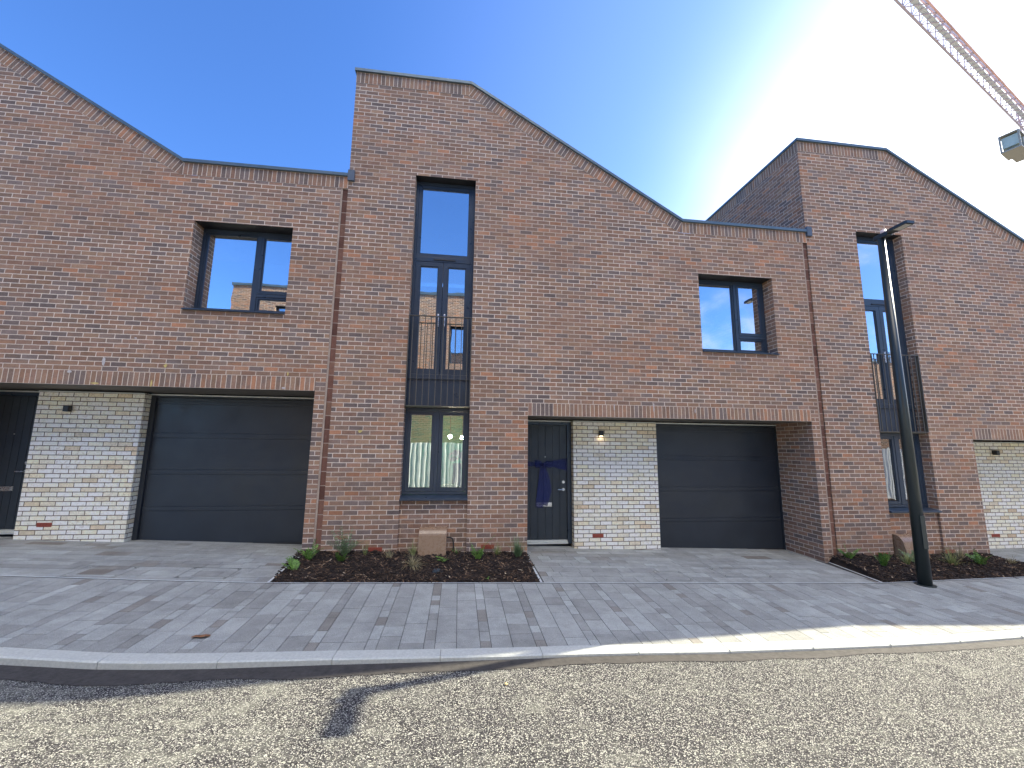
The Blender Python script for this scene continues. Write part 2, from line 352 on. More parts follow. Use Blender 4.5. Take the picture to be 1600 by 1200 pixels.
# ------------------------------------------------------------------ ground shape
gx = [-40, -12, -7, -2.5, 1.2, 6.7, 10.5, 16, 40]; gz = [-.8, -1.38, -1.58, -1.78, -1.86, -2.04, -2.06, -2.1, -2.4]
def interp(x, xs, ys):
    if x <= xs[0]: return ys[0]
    for i in range(len(xs)-1):
        if x <= xs[i+1]: t = (x-xs[i])/(xs[i+1]-xs[i]); return ys[i]*(1-t)+ys[i+1]*t
    return ys[-1]
def G(x, y): return interp(x, gx, gz)+.02*max(min(y, 0), -3.2)
KB = [(-40, -2.0), (-12, -2.1), (-8, -2.35), (-5.5, -2.55), (-3.89, -2.69), (-2.95, -2.80), (-2.01, -2.83), (-1.08, -2.84), (-.16, -2.86), (.78, -2.87), (1.71, -2.86), (2.63, -2.86), (3.58, -2.83), (4.53, -2.79), (5.46, -2.73), (6.76, -2.61), (9, -2.42), (14, -2.0), (40, -2.0)]
ED = [(-40, -.7), (-12, -.8), (-5.55, -.96), (-4.08, -1.02), (-2.31, -1.07), (1.14, -1.14), (3.62, -1.11), (6.58, -1.07), (9.39, -.98), (14, -.9), (40, -.9)]
kb = lambda x: interp(x, [a for a, b in KB], [b for a, b in KB])
ed = lambda x: interp(x, [a for a, b in ED], [b for a, b in ED])
KW = .155
reveal = lambda x: interp(x, [-6, -2, 1.2, 8], [.062, .055, .028, .026])
XL, XR = -16.0, 20.0
def strip(mb, xs, y0f, y1f, zf0, zf1, c=.5):
    for a, b in zip(xs, xs[1:]):
        mb.face([(a, y1f(a), zf1(a, y1f(a))), (b, y1f(b), zf1(b, y1f(b))), (b, y0f(b), zf0(b, y0f(b))), (a, y0f(a), zf0(a, y0f(a)))], c=c)
rng = lambda a, b, n: [a+(b-a)*i/n for i in range(n+1)]
# far ground sheet
e = MB()
ys = [-900, -200, -60, -30, -14.2, -9.2, -6, -4.2, -3.2, -1, 0, 3, 12, 40, 300, 900]; xs = [-900, -200, -60, -40, -12, -7, -2.5, 1.2, 6.7, 10.5, 16, 25, 40, 90, 300, 900]
for a, b in zip(xs, xs[1:]):
    for c, d in zip(ys, ys[1:]):
        z = lambda x, y: G(x, y)-.16
        e.face([(a, c, z(a, c)), (b, c, z(b, c)), (b, d, z(b, d)), (a, d, z(a, d))])
tag(e.build('ground', M['earth']), kind='structure')
# road: stone mastic sheet, plus a smooth margin strip against the kerb, its colour darkened for the building shadow
rz = lambda x, y: G(x, -3.0)-reveal(x)-.012*(-3.0-max(y, -6.2))*-1*-1 + .0
def rz(x, y): return G(x, -3.0)-reveal(x)+.012*max(min(-3.0-y, 3.0), -.3)
e = MB(); rx = rng(-30, 34, 128); ry = [0.0, .1, .3, .6, 1, 1.6, 2.4, 3.4, 5, 6.4]
kf = lambda x: kb(x)-KW
for a, b in zip(rx, rx[1:]):
    for c, d in zip(ry, ry[1:]):
        P = [(a, kf(a)-d), (b, kf(b)-d), (b, kf(b)-c), (a, kf(a)-c)]
        e.face([(x, y, rz(x, y)-.0) for x, y in P])
tag(e.build('road', M['road']), kind='structure')
e = MB()
jx = rng(-16, 20, 360)
wv = lambda x: interp(x, [-6, -2, 2, 8], [.26, .2, .13, .12])+.05*noise.noise(Vector((x*1.3, 3, 0)))+.02*noise.noise(Vector((x*9, 7, 0)))  # wider to the left, to fill out the painted shadow band
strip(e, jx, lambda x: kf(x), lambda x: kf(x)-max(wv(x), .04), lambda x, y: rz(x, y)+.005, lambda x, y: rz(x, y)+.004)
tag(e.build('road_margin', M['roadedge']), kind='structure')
# kerb stones, with open joints
e = MB(); joints = []
kx0 = .90-.94*18
x = kx0
rk = random.Random(3)
while x < 18:
    a, b = x+.002, x+.934
    xsub = rng(a, b, 4); dz = rk.uniform(-.0015, .0015); tone = rk.uniform(.4, .6)
    for p, q in zip(xsub, xsub[1:]):
        zt = lambda X: G(X, -2.9)+.002+dz
        for (y0, z0, y1, z1) in ((0, 0, -.135, .0), (-.135, 0, -.152, -.010), (-.152, -.010, -.155, -.2)):
            e.face([(p, kb(p)+y1, zt(p)+z1), (q, kb(q)+y1, zt(q)+z1), (q, kb(q)+y0, zt(q)+z0), (p, kb(p)+y0, zt(p)+z0)], c=tone)
    for X in (a, b):
        e.face([(X, kb(X), zt(X)), (X, kb(X)-.155, zt(X)), (X, kb(X)-.155, zt(X)-.2), (X, kb(X), zt(X)-.2)])
    x += .936
tag(e.build('kerb', M['kerb']), kind='structure')
# sand bed under the paving
e = MB()
strip(e, rng(XL, XR, 72), lambda x: 1.05, lambda x: kb(x)-.1, lambda x, y: G(x, y)-.012, lambda x, y: G(x, y)-.012)
for a, b in zip(rng(XL, XR, 72), rng(XL, XR, 72)[1:]): pass
e2 = MB(); sy = [1.05, 0, -1.0, -2.0]
for a, b in zip(rng(XL, XR, 72), rng(XL, XR, 72)[1:]):
    for i in range(len(sy)):
        c0 = sy[i]; c1 = sy[i+1] if i+1 < len(sy) else None
        ya, yb = (c1, c1) if c1 is not None else (kb(a)-.08, kb(b)-.08)
        e2.face([(a, ya, G(a, ya)-.010), (b, yb, G(b, yb)-.010), (b, c0, G(b, c0)-.010), (a, c0, G(a, c0)-.010)])
tag(e2.build('paving_base', M['sand']), kind='structure')
# footway: laid in rows running from the edging to the kerb
pv = random.Random(11); e = MB()
def block(mb, xa, xb, ya0, yb0, ya1, yb1, tone):   # near-kerb edge (ya0 at xa, yb0 at xb), far edge (ya1,yb1)
    gp = .0028; xa += gp; xb -= gp; ya0 += gp; yb0 += gp; ya1 -= gp; yb1 -= gp
    dz = pv.uniform(-.001, .001); P = [(xa, ya0), (xb, yb0), (xb, yb1), (xa, ya1)]
    T = [(x, y, G(x, y)+dz) for x, y in P]; mb.face(T, c=tone)
    for i in range(4):
        j = (i+1) % 4; mb.face([T[i], (T[i][0], T[i][1], T[i][2]-.012), (T[j][0], T[j][1], T[j][2]-.012), T[j]], c=tone)
x = -15.0; pat = [('w', .228), ('n', .104), ('w', .205)]; i = 0
while x < 18:
    k, w = pat[i % 3]; i += 1
    top = lambda X: ed(X)-.012
    y = None; L_ = []
    ycur = kb(x+w/2)
    first = True
    while True:
        ln = pv.choice([.14, .16, .2, .24, .3] if k == 'n' else [.28, .34, .42, .5, .6, .22])
        if first: ln *= pv.uniform(.35, 1)
        yn = ycur+ln; last = yn > top(x)-.08
        a0 = kb(x)-.0 if first else ycur; b0 = kb(x+w) if first else ycur
        a1 = top(x) if last else yn; b1 = top(x+w) if last else yn
        if k == 'n': tone = pv.choice([.2, .28, .32, .36, .6, .8, .5]) if pv.random() < .75 else pv.uniform(.5, 1)
        else: tone = min(max(pv.gauss(.56, .13), .3), .95)
        block(e, x, x+w, a0, b0, a1, b1, tone)
        if last: break
        ycur = yn; first = False
    x += w
tag(e.build('footway_paving', M['pave']), kind='structure')
# driveways: rows along the houses
HP = 9.05
def drive(x0n, x1n, x0f, x1f):
    """between beds (near, y<0) and inside the recess (far, y>0)"""
    y = -1.06; row = 0
    while y < .93:
        h = pv.choice([.155, .205, .105, .155]); yt = min(y+h, .95)
        a, b = (x0n, x1n) if y < -.02 else (x0f, x1f)
        x = a; first = True
        while x < b-.01:
            ln = pv.choice([.21, .31, .42, .5, .62]); ln = ln*pv.uniform(.3, 1) if first else ln; first = False
            xe = min(x+ln, b)
            if b-xe < .06: xe = b
            y0a, y0b = (ed(x)+.012, ed(xe)+.012) if row == 0 else (y, y)
            tone = min(max(pv.gauss(.50, .16), .05), .95)
            if yt-max(y0a, y0b) > .02: block(edr, x, xe, y0a, y0b, yt, yt, tone)
            x = xe
        y = yt; row += 1
edr = MB()
drive(1.235, 6.60, 1.18, 6.67)
drive(1.235-HP-.05, -2.42, 1.18-HP-.05, -2.44)
drive(10.20, 15.6, 10.13, 15.7)
tag(edr.build('driveway_paving', M['pave']), kind='structure')
# pale metal edging strips
e = MB()
strip(e, rng(-15, 18, 132), lambda x: ed(x)+.009, lambda x: ed(x)-.009, lambda x, y: G(x, y)+.006, lambda x, y: G(x, y)+.006)
def side(xa, ya, xb, yb, w=.022):
    n = 6
    for i in range(n):
        t0, t1 = i/n, (i+1)/n; X0, Y0, X1, Y1 = xa+(xb-xa)*t0, ya+(yb-ya)*t0, xa+(xb-xa)*t1, ya+(yb-ya)*t1
        e.face([(X0-w/2, Y0, G(X0, Y0)+.010), (X0+w/2, Y0, G(X0, Y0)+.010), (X1+w/2, Y1, G(X1, Y1)+.010), (X1-w/2, Y1, G(X1, Y1)+.010)])
side(-2.40, -1.066, -2.44, -.02, .03); side(1.195, -1.13, 1.20, -.02, .03); side(6.62, -1.06, 6.72, -.02, .03); side(10.19, -.95, 10.16, -.02, .03)
tag(e.build('edging_strip', M['edging']), kind='structure')

# ------------------------------------------------------------------ houses
def house(k, label, dz, zs=1.0, airs=(), whitex=(4.30, 6.0), lampx=4.845, lampz=.25, lamp_lit=False, bow=False, ends=(False, False), garage_x0=None):
    X0 = -2.10+HP*k
    Z = lambda z: z*zs+dz
    root = empty('terraced_house', (X0, 0, -2.0), label, 'house', 'brick terraced houses in a row')
    LX = lambda x: X0+x
    vo = -(Z(.515)) % .075
    T_top, T_low = Z(6.94), Z(4.45)
    CP = .055; SH = .225
    def roofz(lx):
        if lx <= 2.14: return T_top
        if lx >= 6.34: return T_low
        return T_top+(T_low-T_top)*(lx-2.14)/(6.34-2.14)
    ang = math.atan2(T_top-T_low, 4.2)
    vdrop = lambda lx: CP+SH/ math.cos(ang) if 2.14 < lx < 6.34 else CP+SH
    # brick face under the soldier course.  breakpoints of the underside of the soldier course:
    k1 = 2.14+(SH)*math.tan(ang/2)*-1; k2 = 6.34-(SH)*math.tan(ang/2)
    def under(lx):
        if lx <= 2.14-SH*math.tan(ang/2): return T_top-CP-SH
        if lx >= 6.34-SH*math.tan(ang/2): return T_low-CP-SH
        xa, xb = 2.14-SH*math.tan(ang/2), 6.34-SH*math.tan(ang/2)
        return (T_top-CP-SH)+(T_low-T_top)*(lx-xa)/(xb-xa)
    w = MB(uo=.06*k, vo=vo)
    gb = -2.6
    tw0, tw1 = 1.17, 2.27; bz0, bz1 = Z(1.80), Z(3.35); bx0, bx1 = 6.62, 8.19; rc0, rc1 = 3.28, 8.77; lin = Z(.515)
    tz0, tz1 = Z(-.875), Z(4.89); jx0, jx1 = 8.93, 9.05
    xb_ = sorted({0, tw0, tw1, rc0, bx0, bx1, rc1, jx0, 2.14-SH*math.tan(ang/2), 6.34-SH*math.tan(ang/2)})
    for a, b in zip(xb_, xb_[1:]):
        m_ = (a+b)/2; segs = []
        lo = gb
        if tw0 < m_ < tw1: segs = [(tz1, None)]
        elif rc0 < m_ < rc1:
            if bx0 < m_ < bx1: segs = [(lin+SH, bz0), (bz1, None)]
            else: segs = [(lin+SH, None)]
        else: segs = [(gb, None)]
        for z0, z1 in segs:
            za, zb = (under(a), under(b)) if z1 is None else (z1, z1)
            # split tall quads so bricks keep good shading
            w.face([(LX(a), 0, z0), (LX(b), 0, z0), (LX(b), 0, zb), (LX(a), 0, za)])
    rd, rb = .18, .26
    # tall window recess: brick panel below, reveals
    w.face([(LX(tw0), .045, gb), (LX(tw1), .045, gb), (LX(tw1), .045, tz0), (LX(tw0), .045, tz0)])
    w.face([(LX(tw0), 0, gb), (LX(tw0), .045, gb), (LX(tw0), .045, tz0), (LX(tw0), 0, tz0)])
    w.face([(LX(tw1), .045, gb), (LX(tw1), 0, gb), (LX(tw1), 0, tz0), (LX(tw1), .045, tz0)])
    for (xx0, xx1, z0, z1, dd) in ((tw0, tw1, tz0, tz1, rd+.07), (bx0, bx1, bz0, bz1, rb+.07)):
        w.face([(LX(xx0), 0, z0), (LX(xx0), dd, z0), (LX(xx0), dd, z1), (LX(xx0), 0, z1)])
        w.face([(LX(xx1), dd, z0), (LX(xx1), 0, z0), (LX(xx1), 0, z1), (LX(xx1), dd, z1)])
    # recess side walls
    w.face([(LX(rc1), .98, gb), (LX(rc1), 0, gb), (LX(rc1), 0, lin), (LX(rc1), .98, lin)])
    w.face([(LX(rc0), 0, gb), (LX(rc0), .98, gb), (LX(rc0), .98, lin), (LX(rc0), 0, lin)])
    # flank wall on the left, above and beside the neighbour
    DP = 9.5
    w.face([(LX(0), DP, gb), (LX(0), 0, gb), (LX(0), 0, T_top-CP-SH), (LX(0), DP, T_top-CP-SH)])
    w.face([(LX(0), DP, gb), (LX(9.05), DP, gb), (LX(9.05), DP, T_low-.3), (LX(0), DP, T_low-.3)])
    w.face([(LX(9.05), 0, gb), (LX(9.05), DP, gb), (LX(9.05), DP, T_low-.3), (LX(9.05), 0, T_low-.3)])
    w.build('brick_wall', M['brick'], root)
    # lintel undersides over windows
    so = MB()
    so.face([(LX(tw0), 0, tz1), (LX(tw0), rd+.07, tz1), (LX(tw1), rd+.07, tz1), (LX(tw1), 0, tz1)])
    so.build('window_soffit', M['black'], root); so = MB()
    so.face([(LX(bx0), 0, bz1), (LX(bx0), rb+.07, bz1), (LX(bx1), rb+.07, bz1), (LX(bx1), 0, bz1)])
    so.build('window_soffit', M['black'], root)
    # soldier course along the roof line and over the recess
    s = MB(); ta = math.tan(ang/2)*SH
    o_ = -.004
    def sold(pa, pb, qa, qb, base=0.0):    # top a,b ; bottom a,b  (x,z)
        ln = math.hypot(pb[0]-pa[0], pb[1]-pa[1]); d = ((pb[0]-pa[0])/ln, (pb[1]-pa[1])/ln)
        U = lambda p: (p[0]-pa[0])*d[0]+(p[1]-pa[1])*d[1]
        pts = [qa, qb, pb, pa]; uv = [(.0015, U(qa)+base), (.0015, U(qb)+base), (.2235, U(pb)+base), (.2235, U(pa)+base)]
        s.face([(LX(p[0]), o_, p[1]) for p in pts], uv=uv)
    A = (0, T_top-CP); B = (2.14, T_top-CP); C = (6.34, T_low-CP); E_ = (9.05, T_low-CP)
    a2 = (0, T_top-CP-SH); b2 = (2.14-ta, T_top-CP-SH); c2 = (6.34-ta, T_low-CP-SH); e2_ = (9.05, T_low-CP-SH)
    sold(A, B, a2, b2); sold(B, C, b2, c2, 3.0); sold(C, E_, c2, e2_, 9.0)
    # flank soldier
    s.face([(LX(-.004), DP, T_top-CP-SH), (LX(-.004), 0, T_top-CP-SH), (LX(-.004), 0, T_top-CP), (LX(-.004), DP, T_top-CP)], uv=[(.0015, DP), (.0015, 0), (.2235, 0), (.2235, DP)])
    s.build('soldier_course', M['soldier'], root)
    s = MB(); sold((rc0, lin+SH), (rc1, lin+SH), (rc0, lin), (rc1, lin), 1.5); s.build('brick_lintel', M['soldier'], root)
    # movement joint slot at the right end
    j = MB()
    jy = .022; ztop = T_low-CP-SH
    j.face([(LX(jx0), jy, gb), (LX(jx1), jy, gb), (LX(jx1), jy, ztop), (LX(jx0), jy, ztop)], uv=[(gb, .005), (gb, .07), (ztop, .07), (ztop, .005)])
    j.face([(LX(jx0), 0, ztop), (LX(jx0), jy, ztop), (LX(jx1), jy, ztop), (LX(jx1), 0, ztop)], uv=[(0, 0), (0, .02), (.1, .02), (.1, 0)])
    j.face([(LX(jx0), 0, gb), (LX(jx0), jy, gb), (LX(jx0), jy, ztop), (LX(jx0), 0, ztop)], uv=[(0, 0), (0, .02), (.2, .02), (.2, 0)])
    j.build('movement_joint', M['joint'], root)
    j = MB(); j.box(LX(jx0)+.001, LX(jx0)+.030, .006, jy-.001, gb, ztop); j.build('mastic_strip', M['mastic'], root)
    # coping
    c = MB(); t = CP; yf, yb2 = -.045, .36
    prof = [(LX(-.03), T_top-t), (LX(2.14), T_top-t), (LX(6.34), T_low-t), (LX(9.05), T_low-t), (LX(9.05), T_low), (LX(6.34), T_low), (LX(2.14), T_top), (LX(-.03), T_top)]
    c.prism_y(prof, yf, yb2)
    c.box(LX(-.03), LX(.30), yb2, DP, T_top-t, T_top)
    c.build('coping', M['coping'], root)
    if ends[1]:
        fl = MB(); fl.box(LX(9.05)-.01, LX(9.05)+.10, -.052, .0, T_low-.09-.05, T_low+.06); fl.build('flashing', M['lead'], root)
    # roof behind the coping
    r = MB()
    prof = [(LX(.05), T_top-.12), (LX(2.14), T_top-.12), (LX(6.34), T_low-.12), (LX(9.04), T_low-.12), (LX(9.04), T_low-.3), (LX(6.3), T_low-.3), (LX(2.1), T_top-.3), (LX(.05), T_top-.3)]
    r.prism_y(prof, .3, DP-.02); r.build('roof', M['roofm'], root)
    # ---------------- window frames
    def bars(mb, rects, y0, y1):
        for a in rects: mb.box(LX(a[0]), LX(a[1]), y0, y1, a[2], a[3])
    def pane(mb, a): mb.box(LX(a[0]), LX(a[1]), a[4], a[4]+.006, a[2], a[3])
    def sash(name, parent, x0, x1, z0, z1, yy, fwid=.06, gm='glass', d=.03, mat='frame'):
        f = MB(); bars(f, [(x0, x1, z0, z0+fwid), (x0, x1, z1-fwid, z1), (x0, x0+fwid, z0+fwid, z1-fwid), (x1-fwid, x1, z0+fwid, z1-fwid)], yy, yy+.05)
        q = .014   # glazing bead set back
        bars(f, [(x0+fwid, x1-fwid, z0+fwid, z0+fwid+q), (x0+fwid, x1-fwid, z1-fwid-q, z1-fwid), (x0+fwid, x0+fwid+q, z0+fwid+q, z1-fwid-q), (x1-fwid-q, x1-fwid, z0+fwid+q, z1-fwid-q)], yy+.012, yy+.05)
        fo = f.build(name, M[mat], parent, bevel=.003)
        p_ = MB(); pane(p_, (x0+fwid+q-.004, x1-fwid-q+.004, z0+fwid+q-.004, z1-fwid-q+.004, yy+.03)); p_.build('pane', M[gm], fo)
        return fo
    # tall stair window: fixed light over French doors over spandrel over casements
    zt, ztr = tz1, Z(3.35)
    yy = rd
    f = MB()
    fb = Z(1.16)
    bars(f, [(tw0, tw1, zt-.06, zt), (tw0, tw0+.05, fb, zt-.06), (tw1-.05, tw1, fb, zt-.06), (tw0+.05, tw1-.05, ztr-.035, ztr+.055), (tw0+.05, tw1-.05, fb, fb+.06)], yy, yy+.07)
    wf = f.build('stair_window', M['frame'], root, bevel=.004)
    sash('top_light', wf, tw0+.052, tw1-.052, ztr+.057, zt-.062, yy+.01, .055)
    v = MB(); v.box(LX(1.54), LX(1.94), yy-.014, yy, ztr-.005, ztr+.018); v.build('trickle_vent', M['black'], wf, bevel=.003)
    xm = (tw0+tw1)/2
    d1 = sash('door_leaf', wf, tw0+.052, xm-.004, fb+.062, ztr-.037, yy+.006, .085)
    d2 = sash('door_leaf', wf, xm+.004, tw1-.052, fb+.062, ztr-.037, yy+.006, .085)
    for dd_, hx in ((d1, xm-.055), (d2, xm+.055)):
        h = MB(); h.box(LX(hx-.013), LX(hx+.013), yy-.055, yy-.035, Z(2.08), Z(2.31)); h.box(LX(hx-.009), LX(hx+.009), yy-.036, yy+.006, Z(2.17), Z(2.20)); h.build('door_handle', M['steel'], dd_, bevel=.004)
    # spandrel panel
    f = MB(); f.box(LX(tw0), LX(tw1), yy+.012, yy+.06, Z(.655), fb-.003); f.box(LX(tw0), LX(tw1), yy-.02, yy+.06, fb-.028, fb-.004)
    f.build('spandrel_panel', M['frame'], root, bevel=.003)
    # lower casement window
    lz0, lz1 = tz0+.035, Z(.62)
    f = MB(); bars(f, [(tw0, tw1, lz1-.05, lz1), (tw0, tw1, lz0, lz0+.05), (tw0, tw0+.04, lz0+.05, lz1-.05), (tw1-.04, tw1, lz0+.05, lz1-.05), (xm-.03, xm+.03, lz0+.05, lz1-.05)], yy, yy+.07)
    lw = f.build('ground_floor_window', M['frame'], root, bevel=.004)
    sash('casement', lw, tw0+.042, xm-.032, lz0+.052, lz1-.052, yy+.008, .05, gm='glassl')
    sash('casement', lw, xm+.032, tw1-.042, lz0+.052, lz1-.052, yy+.008, .05, gm='glassl')
    sl = MB(); sl.prism_x([(-.05, tz0-.035), (-.05, tz0-.005), (yy+.02, tz0+.033), (yy+.02, tz0-.035)], LX(tw0)-.0, LX(tw1)+.0); sl.build('window_sill', M['frame'], root, bevel=.003)
    # Juliet balcony railing
    ry_ = -.012
    rl = MB(); rl.box(LX(tw0+.002), LX(tw1-.002), ry_-.006, ry_+.034, Z(2.215), Z(2.215)+.012); rl.box(LX(tw0+.002), LX(tw1-.002), ry_-.002, ry_+.030, Z(.64), Z(.64)+.012)
    rl.box(LX(tw0+.004), LX(tw0+.016), ry_-.004, .06, Z(.65), Z(2.213)); rl.box(LX(tw1-.016), LX(tw1-.004), ry_-.004, .06, Z(.65), Z(2.213))
    rl.box(LX(tw0), LX(tw1), yy-.15, yy+.05, Z(.622), Z(.637))
    ro = rl.build('balcony_railing', M['rail'], root)
    for i in range(10):
        b_ = MB(); bx = tw0+.075+i*.1055; b_.box(LX(bx-.006), LX(bx+.006), ry_+.008, ry_+.020, Z(.651), Z(2.216)); b_.build('baluster', M['rail'], ro)
    # bedroom window
    by = rb
    mx_ = bx0+1.575*.60
    f = MB(); bars(f, [(bx0, bx1, bz1-.055, bz1), (bx0, bx1, bz0+.03, bz0+.085), (bx0, bx0+.045, bz0+.085, bz1-.055), (bx1-.045, bx1, bz0+.085, bz1-.055), (mx_-.04, mx_+.02, bz0+.085, bz1-.055)], by, by+.07)
    bw_ = f.build('bedroom_window', M['frame'], root, bevel=.004)
    sash('fixed_light', bw_, bx0+.047, mx_-.042, bz0+.087, bz1-.057, by+.014, .022)
    zt_ = bz0+.36
    f = MB(); bars(f, [(mx_+.02, bx1-.045, zt_, zt_+.055)], by, by+.07); f.build('transom', M['frame'], bw_, bevel=.003)
    sash('casement', bw_, mx_+.022, bx1-.047, zt_+.057, bz1-.057, by-.004, .045)
    sash('bottom_light', bw_, mx_+.022, bx1-.047, bz0+.087, zt_-.002, by+.012, .03)
    sl = MB(); sl.prism_x([(-.045, bz0-.012), (-.045, bz0+.010), (by+.02, bz0+.028), (by+.02, bz0-.012)], LX(bx0)-.0, LX(bx1)+.0); sl.build('window_sill', M['frame'], root, bevel=.003)
    # blinds / dark rooms behind
    rm = MB()
    rm.face([(LX(.3), 3.4, Z(1.0)), (LX(8.7), 3.4, Z(1.0)), (LX(8.7), 3.4, Z(4.1)), (LX(.3), 3.4, Z(4.1))])
    rm.face([(LX(.1), .30, Z(.72)), (LX(8.95), .30, Z(.72)), (LX(8.95), 4.2, Z(.72)), (LX(.1), 4.2, Z(.72))])
    rm.build('upper_room', M['dark'], root)
    rm = MB()
    rm.face([(LX(.15), 3.2, -2.3), (LX(3.1), 3.2, -2.3), (LX(3.1), 3.2, Z(.70)), (LX(.15), 3.2, Z(.70))])
    rm.face([(LX(.15), .1, -2.3), (LX(.15), 3.2, -2.3), (LX(.15), 3.2, Z(.70)), (LX(.15), .1, Z(.70))])
    rm.face([(LX(3.1), 3.2, -2.3), (LX(3.1), .1, -2.3), (LX(3.1), .1, Z(.70)), (LX(3.1), 3.2, Z(.70))])
    rm.build('green_room_wall', M['green'] if k >= 0 else M['room'], root)
    fl = MB(); fl.box(LX(.15), LX(3.1), .1, 3.2, -2.3, -1.95); fl.build('room_floor', M['room'], root)
    # ---------------- entrance recess
    w0, w1 = whitex
    q = MB(vo=vo-.03, uo=.1)
    q.face([(LX(w0), .75, gb), (LX(w1), .75, gb), (LX(w1), .75, lin-.03), (LX(w0), .75, lin-.03)])
    q.face([(LX(w1), .75, gb), (LX(w1), .98, gb), (LX(w1), .98, lin-.03), (LX(w1), .75, lin-.03)])
    q.face([(LX(w0), .98, gb), (LX(w0), .75, gb), (LX(w0), .75, lin-.03), (LX(w0), .98, lin-.03)])
    q.build('cream_brick_wall', M['white'], root)
    so = MB(); so.box(LX(rc0+.001), LX(rc1-.001), .10, .99, lin+.004, lin+.02)
    so.build('entrance_soffit', M['soffit'], root)
    st = MB(); st.box(LX(rc0+.001), LX(rc1-.001), -.002, .100, lin+.0015, lin+.012); st.build('steel_lintel', M['black'], root)
    tr = MB(); tr.box(LX(rc0+.002), LX(w0), .895, .91, lin-.045, lin-.022); tr.box(LX(w0), LX(w1), .733, .749, lin-.045, lin-.028); tr.box(LX(w1), LX(rc1-.002), .895, .91, lin-.045, lin-.022)
    tr.build('head_trim', M['alu'], root)
    # front door
    dxa, dxb = rc0+.0, w0
    dz0 = G(LX(rc0+.5), 0)+.02+.02; dzt = lin-.045
    f = MB(); bars(f, [(dxa, dxa+.07, dz0, dzt), (dxb-.085, dxb, dz0, dzt), (dxa+.07, dxb-.085, dzt-.06, dzt)], .90, .98)
    df = f.build('door_frame', M['frame'], root, bevel=.004)
    d = MB(); lx0, lx1 = dxa+.073, dxb-.088; z0, z1 = dz0+.07, dzt-.063
    n = 6; wd = (lx1-lx0)/n
    d.box(LX(lx0), LX(lx1), .945, .975, z0, z1)
    for i in range(n): d.box(LX(lx0+i*wd+(.003 if i else 0)), LX(lx0+(i+1)*wd-(.003 if i < n-1 else 0)), .935, .9449, z0, z1)
    do = d.build('front_door', M['door'], root, bevel=.0025)
    th = MB(); th.box(LX(dxa+.07), LX(dxb-.085), .88, .96, dz0-.0, dz0+.028); th.box(LX(dxa+.07), LX(dxb-.085), .91, .96, dz0+.03, dz0+.066); th.build('threshold', M['alu'], root, bevel=.003)
    lz = dz0+.68
    lb = MB(); lcx = (lx0+lx1)/2-.02
    lb.box(LX(lcx-.15), LX(lcx+.15), .926, .935, lz, lz+.075); lb.box(LX(lcx-.125), LX(lcx+.125), .920, .926, lz+.014, lz+.061); lb.build('letterbox', M['steel'], do, bevel=.003)
    hz = lz+.32
    h = MB(); h.tube((LX(lx1-.07), .935, hz), (LX(lx1-.07), .895, hz), .011); h.tube((LX(lx1-.06), .893, hz), (LX(lx1-.19), .893, hz), .010); h.tube((LX(lx1-.07), .9349, hz), (LX(lx1-.07), .928, hz), .028, n=16); h.build('door_handle', M['steel'], do, smooth=False)
    h = MB(); h.tube((LX(lx1-.07), .9349, hz+.14), (LX(lx1-.07), .920, hz+.14), .027, n=16); h.tube((LX(lx1-.07), .9199, hz+.14), (LX(lx1-.07), .912, hz+.14), .012, n=10); h.build('door_lock', M['steel'], do)
    h = MB(); h.tube((LX((lx0+lx1)/2), .9349, hz+.62), (LX((lx0+lx1)/2), .930, hz+.62), .009, n=10); h.build('spyhole', M['steel'], do)
    # garage door
    gx0, gx1 = w1+.0, rc1; gz0 = G(LX((gx0+gx1)/2), 0)-.03; gz1 = lin-.045
    f = MB(); bars(f, [(gx0+.001, gx0+.075, gz0-.1, gz1), (gx1-.02, gx1-.001, gz0-.1, gz1), (gx0+.075, gx1-.02, gz1-.03, gz1)], .905, .98)
    f.build('garage_door_frame', M['garage'], root, bevel=.003)
    gd = MB(); a_, b_ = gx0+.077, gx1-.022; H_ = gz1-.032-gz0; base = gz0+.0
    # stepped profile: wide flat fields parted by shallow raised bands
    cuts = [0, .085]; 
    fr_ = [.0, .225, .252, .468, .500, .718, .752, .955, .975, 1.0]
    for i, (p, qv) in enumerate(zip(fr_, fr_[1:])):
        raised = i % 2 == 1
        yo = .947 if not raised else .936
        gd.box(LX(a_), LX(b_), yo, .975, base+H_*p+.0045, base+H_*qv-.0045)
    gd.box(LX(a_), LX(b_), .952, .972, base, base+H_)
    go = gd.build('garage_door', M['garage'], root, bevel=.002)
    sl = MB(); sl.box(LX(a_), LX(b_), .93, .97, base-.03, base+.012); sl.build('rubber_seal', M['black'], go)
    # terracotta vents
    for (ax, ay, az) in airs:
        v = MB(); v.box(ax-.108, ax+.108, ay-.004, ay+.02, az-.033, az+.033)
        for i in range(3):
            for jn in range(7): v.box(ax-.09+jn*.027, ax-.09+jn*.027+.014, ay-.0065, ay-.0041, az-.024+i*.018, az-.024+i*.018+.010)
        v.build('air_brick', M['terra'], root)
    # wall lamp on the cream brick
    v = MB(); lz_ = Z(lampz); v.box(LX(lampx-.04), LX(lampx+.04), .66, .735, lz_-.05, lz_+.05); v.box(LX(lampx-.03), LX(lampx+.03), .735, .749, lz_-.04, lz_+.04)
    wl = v.build('wall_lamp', M['black'], root, bevel=.004)
    if lamp_lit:
        b2_ = MB(); b2_.box(LX(lampx-.022), LX(lampx+.022), .68, .72, lz_-.0545, lz_-.0515); b2_.build('bulb', M['ledglow'], wl)
    return root, dict(LX=LX, Z=Z, lx0=lx0, lx1=lx1, lz=lz, hz=hz, dz0=dz0)

